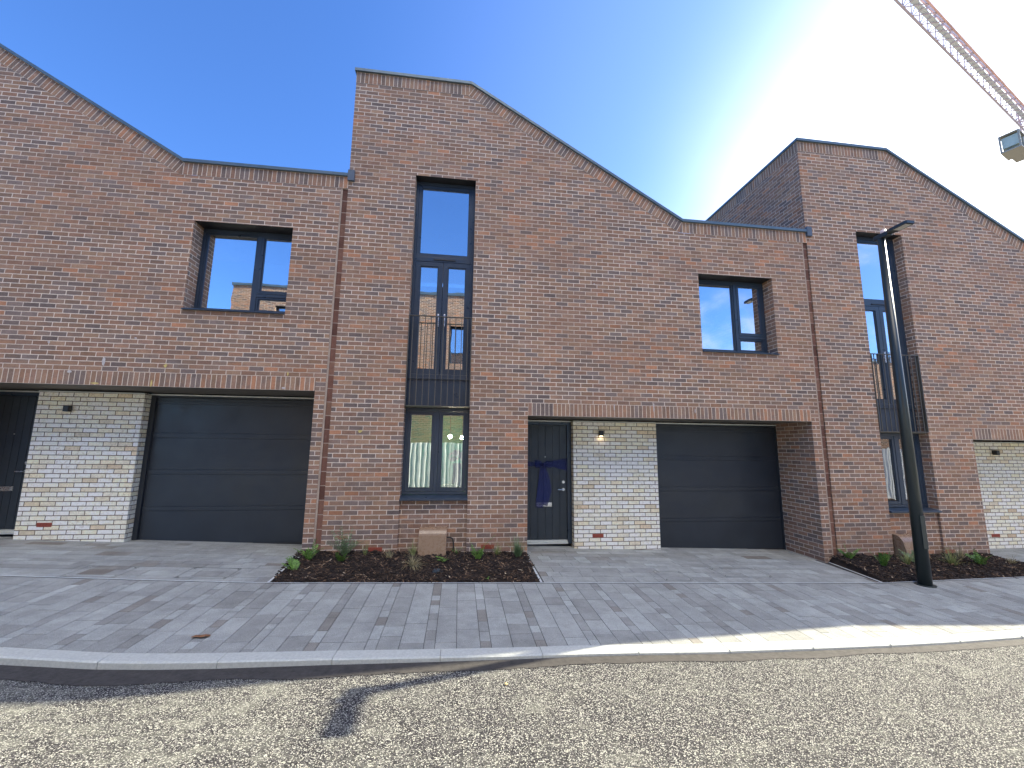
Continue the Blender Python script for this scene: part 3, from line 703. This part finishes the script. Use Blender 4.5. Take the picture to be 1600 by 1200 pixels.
h1, i1 = house(-1, 'brick house at the left, its front door cut by the edge of the photo', .335, airs=[(-6.62, .75, -1.36)], whitex=(4.12, 5.73), lampx=4.62, lampz=.19, ends=(0, 1), lamp_lit=False)
h2, i2 = house(0, 'brick house in the middle with a navy bow tied across its dark front door', 0.0, airs=[(-1.27, 0, -1.665), (.52, 0, -1.655), (2.66, .75, -1.67)], lamp_lit=True, ends=(0, 1))
h3, i3 = house(1, 'brick house at the right behind the street lamp post', -.285, zs=.983, airs=[(7.87, 0, -1.93), (9.34, 0, -1.90), (11.52, .75, -1.80)], ends=(0, 0))

def smear(par, x, z, w, h, mat, seed):
    rr = random.Random(seed); m = MB(); n = 11; c = (x, -.0065, z)
    P = [(x+math.cos(6.283*i/n)*w/2*rr.uniform(.55, 1.1), -.0065, z+math.sin(6.283*i/n)*h/2*rr.uniform(.55, 1.1)) for i in range(n)]
    for i in range(n): m.face([c, P[i], P[(i+1) % n]])
    m.build('mortar_smear', mat, par)
_y = simple('yellow crayon', sRGB(200, 178, 110), .9, nscale=40, namp=.2); _w = simple('white bloom', sRGB(190, 182, 176), .9, nscale=40, namp=.2)
for (x, z, w, h, mt_, sd_) in ((-4.66, 1.19, .06, .07, _y, 1), (-4.83, .90, .03, .14, _y, 2), (-5.62, .88, .14, .03, _y, 3), (-2.82, 1.12, .03, .08, _y, 4), (-5.55, 1.22, .05, .16, _w, 5), (-6.0, 1.05, .07, .05, _w, 6), (-2.87, .885, .09, .035, _w, 7), (-6.35, 1.5, .05, .04, _w, 8), (-5.15, 1.62, .05, .03, _w, 9)): smear(h1, x, z, w, h, mt_, sd_)
for (x, z, w, h, mt_, sd_) in ((-1.62, .20, .09, .05, _y, 11), (1.94, 3.24, .035, .05, _w, 12), (2.75, .70, .025, .16, _w, 13), (3.5, .71, .03, .2, _w, 14), (2.42, 3.0, .03, .03, _w, 15), (4.3, .67, .02, .1, _w, 16)): smear(h2, x, z, w, h, mt_, sd_)

# ------------------------------------------------------------------ things inside the ground floor windows
for px, pz, lab in ((-.19, .17, 'left one of two lit round pendant bulbs behind the ground floor window'), (.07, .15, 'right one of two lit round pendant bulbs behind the ground floor window')):
    t = empty('pendant_light', (px, 1.9, pz), lab, 'lamp', 'lit bulbs behind the window')
    b = MB(); b.sphere((px, 1.9, pz), .042); b.build('bulb', M['globe'], t, smooth=True)
    b = MB(); b.tube((px, 1.9, pz+.043), (px, 1.9, .70), .005); b.build('flex', M['black'], t)
t = empty('flower_vase', (-.02, .9, -.8), 'tall vase of pink flowers on a stand behind the right ground floor casement', 'vase')
b = MB()
for i in range(8):
    z0 = -1.15+i*.1; r_ = [.09, .10, .11, .11, .10, .09, .08, .07, .085][i]; r1_ = [.09, .10, .11, .11, .10, .09, .08, .07, .085][i+1]
    b.tube((-.02, .9, z0), (-.02, .9, z0+.1), r_, r1_, n=16, cap=(i == 0))
b.build('vase', simple('brown glass', (.12, .10, .05, 1), .15), t)
b = MB(); rf = random.Random(5)
for i in range(90):
    a = rf.uniform(0, 6.28); el = rf.uniform(-.2, 1.4); R_ = rf.uniform(.08, .2); c = Vector((-.02+math.cos(a)*math.cos(el)*R_, .9+math.sin(a)*math.cos(el)*R_, -.27+math.sin(el)*R_))
    u = Vector((rf.uniform(-1, 1), rf.uniform(-1, 1), rf.uniform(-1, 1))).normalized(); v = u.orthogonal().normalized(); s_ = rf.uniform(.02, .04)
    b.face([c-u*s_, c-v*s_, c+u*s_, c+v*s_], c=rf.random())
b.build('flowers', leafm('pink petals', (.55, .22, .25, 1), (.85, .7, .6, 1)), t)
b = MB(); b.box(-.30, .02, .32, .62, -.90, -.72); b.box(-.27, -.01, .35, .59, -.7199, -.70)
tag(b.build('storage_box', simple('lime plastic', (.35, .75, .04, 1), .5), bevel=.006), 'lime green box on the inner sill behind the ground floor window', 'box')

# ------------------------------------------------------------------ navy bow on the door
LX = i2['LX']; yb = .925
t = empty('ribbon_bow', (LX(3.72), yb, -.42), 'navy tulle ribbon tied in a bow across the dark front door', 'ribbon')
def cloth(mb, pts, widths, ydep=.0, amp=.006, n=6):   # strip following pts (x,z) with given widths, pleated
    rows = []
    for i, (x, z) in enumerate(pts):
        j0, j1 = max(i-1, 0), min(i+1, len(pts)-1); dx, dz_ = pts[j1][0]-pts[j0][0], pts[j1][1]-pts[j0][1]; l = math.hypot(dx, dz_); nx, nz = -dz_/l, dx/l
        rows.append([(x+nx*widths[i]*(k/n-.5), yb-ydep-amp*(1+math.sin(k*2.3+i*.7)), z+nz*widths[i]*(k/n-.5)) for k in range(n+1)])
    for a, b_ in zip(rows, rows[1:]):
        for k in range(n): mb.face([a[k], a[k+1], b_[k+1], b_[k]])
kx, kz = LX(3.735), -.37
m = MB(); cloth(m, [(LX(3.352), -.345), (LX(3.5), -.355), (kx-.03, kz)], [.10, .08, .05]); cloth(m, [(kx+.03, kz), (LX(3.95), -.35), (LX(4.212), -.36)], [.05, .12, .24]); m.build('band', M['navy'], t, smooth=True)
m = MB(); cloth(m, [(kx-.01, kz-.02), (LX(3.72), -.62), (LX(3.69), -.9), (LX(3.66), -1.17)], [.07, .13, .15, .15], .012); m.build('tail', M['navy'], t, smooth=True)
m = MB(); cloth(m, [(kx+.02, kz-.02), (LX(3.80), -.62), (LX(3.83), -.85), (LX(3.77), -1.13)], [.06, .12, .14, .10], .02); m.build('tail', M['navy'], t, smooth=True)
m = MB()
for sgn in (-1, 1):
    cloth(m, [(kx, kz), (kx+sgn*.07, kz+.035), (kx+sgn*.135, kz+.06 if sgn < 0 else kz+.03), (kx+sgn*.12, kz-.02), (kx+sgn*.05, kz-.03)], [.05, .09, .11, .09, .05], .03, .012)
m.build('loops', M['navy'], t, smooth=True)
m = MB(); m.sphere((kx, yb-.045, kz), .035, sz=1.1); m.build('knot', M['navy'], t, smooth=True)

# ------------------------------------------------------------------ meter boxes
def meter_box(cx, gzv, label, ydepth=.24, w=.44, cable=True):
    t = empty('meter_box', (cx, 0, gzv), label, 'meter box', 'brown meter boxes by the house fronts')
    top = gzv+.50; y0 = .043
    prof = [(y0, top), (y0-.05, top)]
    for i in range(1, 8):
        a = i/7*math.pi/2*.78; prof.append((y0-.05-ydepth*.62*math.sin(a), top-.16*(1-math.cos(a))))
    yl, zl = prof[-1]; prof += [(y0-ydepth-.02, gzv+.04), (y0-ydepth-.02, gzv-.1), (y0, gzv-.1)]
    m = MB(); m.prism_x(prof, cx-w/2, cx+w/2); hd = m.build('hood', M['hood'], t, bevel=.006)
    m = MB(); m.tube((cx+.02, y0-ydepth-.035, gzv+.09), (cx+.02, y0-ydepth-.018, gzv+.09), .012); m.build('lock', M['black'], hd)
    if cable:
        m = MB(); m.path([(cx+w/2-.02, .01, gzv+.33), (cx+w/2+.05, .0, gzv+.335), (cx+w/2+.10, -.01, gzv+.31), (cx+w/2+.115, -.01, gzv+.2), (cx+w/2+.11, -.01, gzv+.12), (cx+w/2+.08, -.02, gzv-.05)], .011); m.build('cable', M['pvc'], t)
    return t
meter_box(-.37, -1.83, 'brown meter box in the planting bed under the middle house window')
meter_box(8.38, -2.07, 'brown meter box standing behind the lamp post', w=.46, cable=False, ydepth=.27)

# ------------------------------------------------------------------ planting beds
def bed(x0n, x1n, x0f, x1f, nchip, seed):
    rb_ = random.Random(seed); m = MB(); nx, ny = 70, 22
    def hgt(x, y):
        t_ = min(max((y-ed(x))/1.0, 0), 1); return G(x, y)+.0+.075*min(t_*2.5, 1)+.03*t_+.03*noise.noise(Vector((x*4, y*4, 1)))+.018*noise.noise(Vector((x*13, y*13, 5)))
    P = [[None]*(ny+1) for _ in range(nx+1)]
    for i in range(nx+1):
        for jn in range(ny+1):
            t_ = jn/ny; a = x0n+(x0f-x0n)*t_; b = x1n+(x1f-x1n)*t_; x = a+(b-a)*i/nx; y = (ed(x)+.01)*(1-t_)+.05*t_
            edge = min(i, nx-i, jn)/2; z = hgt(x, y) if edge >= 1 else G(x, y)-.004+(hgt(x, y)-G(x, y))*edge
            P[i][jn] = (x, y, z)
    for i in range(nx):
        for jn in range(ny): m.face([P[i][jn], P[i+1][jn], P[i+1][jn+1], P[i][jn+1]], c=rb_.uniform(.1, .5))
    for _ in range(nchip):
        t_ = rb_.random(); a = x0n+(x0f-x0n)*t_; b = x1n+(x1f-x1n)*t_; x = rb_.uniform(a+.02, b-.02); y = (ed(x)+.02)*(1-t_)+.0*t_
        if rb_.random() < .015: y -= .05
        L_ = rb_.uniform(.012, .045); W_ = rb_.uniform(.004, .012); th = rb_.uniform(0, 6.28); tl = rb_.uniform(-.5, .5)
        u = Vector((math.cos(th), math.sin(th), tl)).normalized(); v = Vector((-math.sin(th), math.cos(th), rb_.uniform(-.5, .5))).normalized()
        c = Vector((x, y, hgt(x, y)+rb_.uniform(.002, .014))); n_ = u.cross(v)*.004
        tone = rb_.random()**1.4*.93 if rb_.random() > .012 else 1.0
        q = [c-u*L_-v*W_, c+u*L_-v*W_*.5, c+u*L_*.9+v*W_, c-u*L_*.8+v*W_*.8]
        m.face([p+n_ for p in q], c=tone)
        for k in range(4): m.face([q[k]+n_, q[k]-n_, q[(k+1) % 4]-n_, q[(k+1) % 4]+n_], c=tone*.8)
    return m, hgt
m, hA = bed(-2.385, 1.18, -2.425, 1.165, 5200, 1); tag(m.build('bark_mulch', M['mulch']), 'dark bark mulch filling the planting bed under the middle house', 'mulch', kind='stuff')
m, hB = bed(6.64, 10.175, 6.735, 10.115, 4200, 2); tag(m.build('bark_mulch', M['mulch']), 'dark bark mulch filling the planting bed behind the lamp post', 'mulch', kind='stuff')

def blade(mb, base, dirv, ln, w, bend, rnd, n=4):
    p = Vector(base); d = Vector(dirv).normalized(); sidev = d.cross(Vector((0, 0, 1))); sidev = sidev.normalized() if sidev.length > 1e-3 else Vector((1, 0, 0)); tone = rnd.random()
    pr_ = (p-sidev*w/2, p+sidev*w/2)
    for i in range(n):
        d = (d+Vector((0, 0, -bend/n))).normalized(); p = p+d*ln/n; ww = w*(1-(i+1)/n)*.95+.0006
        cr = (p-sidev*ww/2, p+sidev*ww/2); mb.face([pr_[0], pr_[1], cr[1], cr[0]], c=tone); pr_ = cr
def tuft(x, y, hf, mat, n, ln, spread, label, name='grass_tuft', cat='grass', w=.010, bend=.6, lean=(0, 0)):
    rr = random.Random(int(x*1000+y*77)); m = MB(); z = hf(x, y)-.01
    for _ in range(n):
        a = rr.uniform(0, 6.28); s = rr.uniform(.05, spread); bp = (x+rr.uniform(-.025, .025), y+rr.uniform(-.025, .025), z)
        blade(m, bp, (math.cos(a)*s+lean[0], math.sin(a)*s+lean[1], 1), ln*rr.uniform(.5, 1.1), w, bend*rr.uniform(.4, 1.5), rr)
    o = m.build(name, M[mat], loc=(x, y, z)); return tag(o, label, cat, 'young plants in the mulch beds')
def fern(x, y, hf, mat, n, ln, label, lean=(0, 0), name='fern', cat='plant', leafw=.020):
    rr = random.Random(int(x*1000+y*91)); z = hf(x, y)-.01; root = empty(name, (x, y, z), label, cat, 'young plants in the mulch beds'); st = MB(); lf = MB()
    for _ in range(n):
        a = rr.uniform(0, 6.28); s = rr.uniform(.1, .9); d = Vector((math.cos(a)*s+lean[0], math.sin(a)*s+lean[1], 1)).normalized(); p = Vector((x+rr.uniform(-.02, .02), y+rr.uniform(-.02, .02), z)); L_ = ln*1.2*rr.uniform(.6, 1.1); k = 9
        for i in range(k):
            d = (d+Vector((0, 0, -.05))).normalized(); q = p+d*L_/k; st.tube(p, q, .0022, n=4, cap=False); sv = d.cross(Vector((0, 0, 1))).normalized()
            ll = .055*(1-abs(i/k-.35))*rr.uniform(.7, 1.2)
            for sg in (-1, 1):
                e_ = q+sv*sg*ll+d*ll*.6+Vector((0, 0, rr.uniform(-.01, .01))); md = (q+e_)/2
                lf.face([q, md+d*leafw*.6, e_, md-d*leafw*.6], c=rr.random())
            p = q
    st.build('stem', M[mat], root); lf.build('leaves', M[mat], root); return root
def herb(x, y, hf, mat, n, sz, hgt_, label):
    rr = random.Random(int(x*1000+y*31)); z = hf(x, y)-.01; root = empty('leafy_plant', (x, y, z), label, 'plant', 'young plants in the mulch beds'); st = MB(); lf = MB()
    for _ in range(n):
        a = rr.uniform(0, 6.28); s = rr.uniform(0, 1)*hgt_*.8; p = Vector((x+math.cos(a)*s, y+math.sin(a)*s, z+rr.uniform(.3, 1)*hgt_)); st.tube((x, y, z), p, .002, n=4, cap=False)
        u = Vector((math.cos(a), math.sin(a), rr.uniform(-.3, .5))).normalized(); v = Vector((-math.sin(a), math.cos(a), rr.uniform(-.3, .3))).normalized(); S = sz*rr.uniform(.6, 1.2)
        lf.face([p, p+u*S*.4+v*S*.4, p+u*S, p+u*S*.4-v*S*.4], c=rr.random())
    st.build('stem', M[mat], root); lf.build('leaves', M[mat], root)
fern(-2.12, -.42, hA, 'leafg', 9, .24, 'bright green fern against the pier at the left corner of the middle bed', lean=(-.1, 0))
fern(-2.20, -.78, hA, 'leafg', 6, .17, 'small bright green fern leaning at the front left corner of the middle bed', lean=(-.2, .2))
fern(-1.70, -.16, hA, 'leafd', 22, .34, 'grey green bushy plant against the wall left of the air vent', leafw=.012)
fern(-1.66, -.50, hA, 'leafg', 6, .13, 'small green plant in front of the grey green bushy one')
tuft(-1.40, -.12, hA, 'olive', 22, .26, .35, 'yellow green upright tuft by the left air vent')
tuft(-1.00, -.32, hA, 'straw', 45, .2, .8, 'dry straw tuft left of the middle meter box')
tuft(-.62, -.66, hA, 'straw', 110, .27, 1.9, 'wide straw coloured grass sprawling in front of the middle meter box', bend=1.3)
tuft(-.66, -.22, hA, 'olive', 45, .25, .7, 'olive grass tuft against the left side of the middle meter box')
herb(-.17, -.52, hA, 'leafg', 15, .055, .09, 'low bright green leafy plant in front of the middle meter box')
herb(.02, -.10, hA, 'leafg', 10, .035, .12, 'small green sprig under the cable of the middle meter box')
fern(.34, -.42, hA, 'leafg', 7, .19, 'fresh green plant right of the middle meter box')
tuft(.66, -.2, hA, 'olive', 50, .25, .6, 'thin olive grass tuft right of the right air vent')
tuft(.98, -.30, hA, 'leafd', 150, .36, .75, 'dense green grass tuft near the front door end of the middle bed')
herb(.45, -1.0, hA, 'leafg', 3, .06, .03, 'tiny round leaved seedling at the front edge of the middle bed')
fern(.34, -.04, hA, 'leafg', 2, .42, 'single tall weed stem rising against the brick wall', name='weed', leafw=.01)
fern(7.02, -.15, hB, 'leafg', 8, .2, 'green fern near the joint at the left end of the right hand bed')
fern(7.22, -.58, hB, 'leafg', 11, .24, 'bright green fern in the mulch left of the lamp post')
tuft(7.78, -.5, hB, 'olive', 60, .28, .8, 'olive grass tuft left of the lamp post, before the right hand meter box')
fern(8.02, -.42, hB, 'leafd', 7, .22, 'grey green plant beside the lamp post base')
tuft(8.62, -.55, hB, 'olive', 110, .34, 1.1, 'large olive grass tuft right of the lamp post')
fern(9.12, -.62, hB, 'leafg', 12, .24, 'bright green fern right of the large olive tuft')
tuft(9.22, -.25, hB, 'straw', 50, .3, .8, 'dry tuft behind the bright fern by the right pier')
tuft(9.85, -.55, hB, 'straw', 40, .2, 1.0, 'small dry tuft at the far right end of the right hand bed')
# chamber cover in the bed
m = MB(); m.tube((-.25, -.80, hA(-.25, -.8)-.02), (-.25, -.80, hA(-.25, -.8)+.016), .085, n=20); m.tube((-.25, -.80, hA(-.25, -.8)+.0161), (-.25, -.80, hA(-.25, -.8)+.022), .06, n=20)
tag(m.build('drain_cover', simple('blue grey plastic', (.03, .05, .065, 1), .5)), 'round dark plastic cover in the mulch before the meter box', 'cover')

# ------------------------------------------------------------------ recessed inspection covers, leaf, stones
def icover(x, y, w, d, label):
    t = empty('inspection_cover', (x, y, G(x, y)), label, 'cover', 'paved inspection covers in the driveways')
    m = MB(); z = lambda X, Y: G(X, Y)+.0035; e_ = .006
    for (xa, xb, ya, yb_) in ((x-w/2, x+w/2, y-d/2, y-d/2+e_), (x-w/2, x+w/2, y+d/2-e_, y+d/2), (x-w/2, x-w/2+e_, y-d/2+e_, y+d/2-e_), (x+w/2-e_, x+w/2, y-d/2+e_, y+d/2-e_)):
        P = [(xa, ya), (xb, ya), (xb, yb_), (xa, yb_)]; m.face([(a, b, z(a, b)) for a, b in P])
    m.build('frame', M['black'], t)
    for sx, sy in ((-1, 1), (1, -1), (1, 1), (-1, -1)):
        m = MB(); cx_, cy_ = x+sx*(w/2-.03), y+sy*(d/2-.03); m.tube((cx_, cy_, z(cx_, cy_)-.003), (cx_, cy_, z(cx_, cy_)+.003), .016, n=10); m.build('keyhole', M['steel'], t)
icover(3.30, -.80, .44, .42, 'square inspection cover before the cream brick wall of the middle house')
icover(4.55, -.62, .8, .42, 'long inspection cover before the garage of the middle house')
icover(-3.30, -.72, .62, .42, 'square inspection cover before the garage of the left house')
icover(-4.6, -.74, .62, .42, 'inspection cover before the cream brick wall of the left house')
m = MB(); rr = random.Random(2); lx, ly = -2.37, -2.53; lz_ = G(lx, ly)+.004
pts = [(-.085, 0), (-.06, .03), (-.02, .022), (.0, .05), (.03, .028), (.07, .03), (.085, .0), (.05, -.02), (.02, -.035), (-.02, -.02), (-.05, -.03)]
V_ = [(lx+a, ly+b, lz_+.012*abs(math.sin(a*40))+.002) for a, b in pts]; c0 = (lx, ly, lz_+.018)
for i in range(len(V_)): m.face([c0, V_[i], V_[(i+1) % len(V_)]])
tag(m.build('dead_leaf', M['deadleaf']), 'brown curled leaf lying on the grey paving at the left', 'leaf')
m = MB(); m.sphere((.44, -3.42, rz(.44, -3.42)+.008), .014, 8, 6, .6); tag(m.build('pebble', simple('yellow stone', (.75, .55, .25, 1), .8)), 'small yellow pebble lying on the road', 'stone')

# ------------------------------------------------------------------ street lamp
bx_, by_ = 7.235, -1.19; bz_ = G(bx_, by_); hx_, hz_ = 7.245, 3.70
t = empty('street_lamp', (bx_, by_, bz_), 'dark grey street lamp post with a flat arm at the edge of the paving', 'street lamp')
m = MB(); m.tube((bx_, by_, bz_-.02), (bx_, by_, bz_+.012), .13, n=24); m.build('base_plate', M['post'], t)
m = MB(); zm = bz_+1.45; xm_ = bx_+(hx_-bx_)*(zm-bz_)/(hz_-bz_)
m.tube((bx_, by_, bz_+.012), (hx_, by_, hz_), .088, .054, n=32); m.build('post', M['post'], t, smooth=True)
m = MB(); m.box(bx_-.040, bx_+.045, by_-.0855, by_-.076, bz_+.55, bz_+1.05); m.build('access_door', M['post'], t, bevel=.003)
m = MB(); m.box(hx_-.055, hx_+.055, by_-.15, by_+.09, hz_-.05, hz_+.03); m.build('bracket', M['post'], t, bevel=.01)
m = MB()
for (ya, yb_, wa, wb) in ((-.14, -.22, .05, .082), (-.22, -.46, .082, .085), (-.46, -.49, .085, .07)):
    za, zb_ = hz_+.03, hz_+.03
    Pa = [(hx_-wa, by_+ya), (hx_+wa, by_+ya), (hx_+wb, by_+yb_), (hx_-wb, by_+yb_)]
    for z_, fl_ in ((hz_+.028, 1), (hz_-.018, -1)): m.face([(a, b, z_) for a, b in (Pa if fl_ > 0 else Pa[::-1])])
    m.face([(Pa[0][0], Pa[0][1], hz_-.018), (Pa[0][0], Pa[0][1], hz_+.028), (Pa[3][0], Pa[3][1], hz_+.028), (Pa[3][0], Pa[3][1], hz_-.018)])
    m.face([(Pa[1][0], Pa[1][1], hz_-.018), (Pa[2][0], Pa[2][1], hz_-.018), (Pa[2][0], Pa[2][1], hz_+.028), (Pa[1][0], Pa[1][1], hz_+.028)])
m.face([(hx_-.07, by_-.49, hz_-.018), (hx_+.07, by_-.49, hz_-.018), (hx_+.07, by_-.49, hz_+.028), (hx_-.07, by_-.49, hz_+.028)])
m.face([(hx_-.05, by_-.14, hz_-.018), (hx_-.05, by_-.14, hz_+.028), (hx_+.05, by_-.14, hz_+.028), (hx_+.05, by_-.14, hz_-.018)])
lh = m.build('lamp_head', M['post'], t, merge=True)
m = MB(); m.box(hx_-.06, hx_+.06, by_-.45, by_-.26, hz_-.023, hz_-.0185); m.build('lens', M['lens'], lh)
m = MB(); m.tube((hx_, by_-.05, hz_+.03), (hx_, by_-.05, hz_+.085), .042, .038, n=16); m.sphere((hx_, by_-.05, hz_+.085), .038, 14, 8, .6); m.build('photocell', M['cell'], t, smooth=True)

# ------------------------------------------------------------------ tower crane beyond the houses
CS = 1.2; CO = Vector((0, -D, 0)); A_ = Vector((28.3, 20.1, 30))*CS+CO; B_ = Vector((51.2, 28.1, 30))*CS+CO
ud = (B_-A_); ud.z = 0; ud.normalize(); pd = Vector((ud.y, -ud.x, 0)); jw = 1.14
t = empty('tower_crane', (B_.x+ud.x*3+pd.x*jw/2, B_.y+ud.y*3+pd.y*jw/2, -2.1), 'pale red and grey lattice tower crane jib crossing the glare above the right house', 'crane')
cm = simple('crane red paint', (.72, .46, .42, 1), .5, nscale=.5, namp=.3); cg = simple('crane grey paint', (.6, .68, .75, 1), .5)
mA = MB(); mB = MB(); mC = MB(); m2 = MB(); tot = 62; st_ = 1.55; start = A_-ud*22
n_ = int(tot/st_); hj = 1.25
for i in range(n_):
    a = start+ud*(i*st_); b = start+ud*((i+1)*st_); a2 = a+pd*jw; b2_ = b+pd*jw; ta = a+pd*jw/2+Vector((0, 0, hj)); tb = b+pd*jw/2+Vector((0, 0, hj))
    mA.tube(a, b, .09, n=6, cap=False); mB.tube(a2, b2_, .075, n=6, cap=False); mC.tube(ta, tb, .075, n=6, cap=False)
    for p, q in ((a, a2), (a, b2_), (a, ta), (b, ta), (a2, ta), (b2_, ta)): m2.tube(p, q, .042, n=5, cap=False)
cl_ = simple('crane lattice paint', (.50, .44, .50, 1), .5); mA.build('jib_chord', cl_, t); mB.build('jib_chord', cm, t); mC.build('jib_chord', cm, t); m2.build('jib_lattice', cl_, t)
m = MB()
for i in range(n_):      # walkway grating along the jib
    a = start+ud*(i*st_)+pd*.42; b = start+ud*((i+1)*st_)+pd*.42; c = b+pd*.36; d = a+pd*.36
    m.face([x_+Vector((0, 0, .12)) for x_ in (a, b, c, d)]); m.face([x_+Vector((0, 0, .09)) for x_ in (d, c, b, a)])
m.build('walkway', cg, t)
tw = B_+ud*3+pd*jw/2
m = MB()
for z0 in range(-2, 40, 2):
    h_ = .8
    cs = [Vector((tw.x+sx*h_, tw.y+sy*h_, z0)) for sx, sy in ((-1, -1), (1, -1), (1, 1), (-1, 1))]; cu = [c+Vector((0, 0, 2)) for c in cs]
    for k in range(4): m.tube(cs[k], cu[k], .08, n=6, cap=False); m.tube(cs[k], cu[(k+1) % 4], .04, n=5, cap=False); m.tube(cs[k], cs[(k+1) % 4], .04, n=5, cap=False)
m.build('mast', cm, t)
m = MB(); m.box(tw.x-1, tw.x+1, tw.y-1, tw.y+1, 34.2, 35.9); m.build('slew_ring', cg, t, bevel=.05)
cc = Vector((1.318, .741, .738))*44.5+CO
cabp = MB(); 
def obox(mb, c, u, v, a, b, h0, h1):
    P = [c-u*a-v*b, c+u*a-v*b, c+u*a+v*b, c-u*a+v*b]; lo = [p+Vector((0, 0, h0)) for p in P]; hi = [p+Vector((0, 0, h1)) for p in P]
    mb.face(lo[::-1]); mb.face(hi)
    for k in range(4): mb.face([lo[k], lo[(k+1) % 4], hi[(k+1) % 4], hi[k]])
c_ = Vector((cc.x, cc.y, cc.z))
obox(cabp, c_, ud, pd, 1.15, .75, -1.0, -.86); obox(cabp, c_, ud, pd, 1.15, .75, .9, 1.0)
for sa, sb in ((-1, -1), (1, -1), (1, 1), (-1, 1)): obox(cabp, c_+ud*sa*1.08+pd*sb*.68, ud, pd, .07, .07, -.86, .9)
obox(cabp, c_+ud*.55, ud, pd, .5, .74, -.86, .5)
obox(cabp, c_+ud*1.9, ud, pd, .8, .5, -.9, -.7); obox(cabp, c_+ud*1.9, ud, pd, .8, .5, .6, .8)
cb = cabp.build('cab', simple('cab paint', (.26, .27, .25, 1), .5), t)
gw = MB(); obox(gw, c_-ud*.45, ud, pd, .42, .60, -.45, .75); gw.build('cab_window', simple('dusty cab glass', (.42, .52, .48, 1), .3), cb)
m = MB()
for z_ in (-.1, .3): m.path([c_+ud*1.1-pd*.8+Vector((0, 0, z_)), c_+ud*3.2-pd*.8+Vector((0, 0, z_))], .03, 5)
m.path([c_+ud*1.4-pd*.8+Vector((0, 0, 1.6)), c_+ud*1.4-pd*.8+Vector((0, 0, -.9))], .05, 5); m.build('handrail', cg, t)

# ------------------------------------------------------------------ across the street (seen in the glass)
def opposite(x0, x1, ztop, label, y=-11.4, low=None, wins=()):
    t = empty('brick_house', ((x0+x1)/2, y, -2.1), label, 'house')
    m = MB(uo=.3); gb = -3.0
    wl = sorted(wins); cuts = sorted({x0, x1, *[a for w_ in wl for a in w_[:2]]})
    for a, b in zip(cuts, cuts[1:]):
        mid = (a+b)/2; hs = sorted([(w_[2], w_[3]) for w_ in wl if w_[0] < mid < w_[1]]); z = gb
        for z0, z1 in hs:
            m.face([(b, y, z), (a, y, z), (a, y, z0), (b, y, z0)]); z = z1
        m.face([(b, y, z), (a, y, z), (a, y, ztop), (b, y, ztop)])
    m.face([(x0, y, gb), (x0, y-9, gb), (x0, y-9, ztop), (x0, y, ztop)]); m.face([(x1, y-9, gb), (x1, y, gb), (x1, y, ztop), (x1, y-9, ztop)]); m.face([(x0, y-9, gb), (x1, y-9, gb), (x1, y-9, ztop), (x0, y-9, ztop)])
    for a, b, z0, z1 in wl:
        m.face([(a, y, z0), (a, y-.2, z0), (a, y-.2, z1), (a, y, z1)]); m.face([(b, y-.2, z0), (b, y, z0), (b, y, z1), (b, y-.2, z1)])
    m.build('brick_wall', M['brick'], t)
    m = MB(); m.box(x0-.05, x1+.05, y-.3, y+.05, ztop, ztop+.12); m.build('coping', M['coping'], t)
    m = MB(); m.box(x0+.05, x1-.05, y-8.95, y-.31, ztop-.2, ztop-.05); m.build('roof', M['roofm'], t)
    for a, b, z0, z1 in wl:
        f = MB()
        for r_ in ((a, b, z0, z0+.07), (a, b, z1-.07, z1), (a, a+.07, z0+.07, z1-.07), (b-.07, b, z0+.07, z1-.07), ((a+b)/2-.04, (a+b)/2+.04, z0+.07, z1-.07)): f.box(r_[0], r_[1], y-.26, y-.19, r_[2], r_[3])
        fo = f.build('window', M['frame'], t); g_ = MB(); g_.box(a+.06, b-.06, y-.235, y-.23, z0+.06, z1-.06); g_.build('pane', M['glass'], fo)
        b_ = MB(); b_.face([(a, y-.6, z0), (b, y-.6, z0), (b, y-.6, z1), (a, y-.6, z1)]); b_.build('blind', M['dark'], fo)
opposite(-10.3, 2.6, 7.0, 'sunlit brick house across the street, opposite the left and middle houses', wins=[(-8.45, -7.2, 4.6, 6.15), (-.55, 1.3, 3.7, 5.5), (-4.6, -3.4, 2.6, 4.6), (-4.0, -2.8, -1.0, .9), (-8.6, -7.2, -1.2, .6)])
opposite(15.5, 31, 4.6, 'lower sunlit brick house across the street, opposite the right house', wins=[(18, 19.4, 1.4, 3.0), (23.5, 24.9, 1.4, 3.0)])
# white corrugated hoarding across the street
t = empty('site_hoarding', (6, -9.6, -2.2), 'white corrugated metal hoarding along the far side of the street', 'fence')
hm = simple('white corrugated sheet', (.72, .74, .74, 1), .45, nscale=3, namp=.08); ht = .05
for k in range(14):
    xs0 = -9+k*2.9
    if 2.7 < xs0 < 2.8: pass
    m = MB(); x = xs0; zb_, zt_ = G(xs0, -9.6)-.05, ht
    seg = [(0, 0), (.07, 0), (.10, -.035), (.17, -.035), (.20, 0)]
    while x < xs0+2.85:
        for (a, ya), (b, yb_) in zip(seg, seg[1:]): m.face([(x+b, -9.6+yb_, zb_), (x+a, -9.6+ya, zb_), (x+a, -9.6+ya, zt_), (x+b, -9.6+yb_, zt_)])
        x += .2
    m.build('sheet_panel', hm, t)
    m = MB(); m.box(xs0-.04, xs0+.04, -9.72, -9.64, zb_, zt_+.05); m.build('post', M['steel'], t)

# ------------------------------------------------------------------ lift the place so that the ground sits near z = 0
for o in SC.objects:
    if o.parent is None and o.type != 'CAMERA': o.location.z += ZO
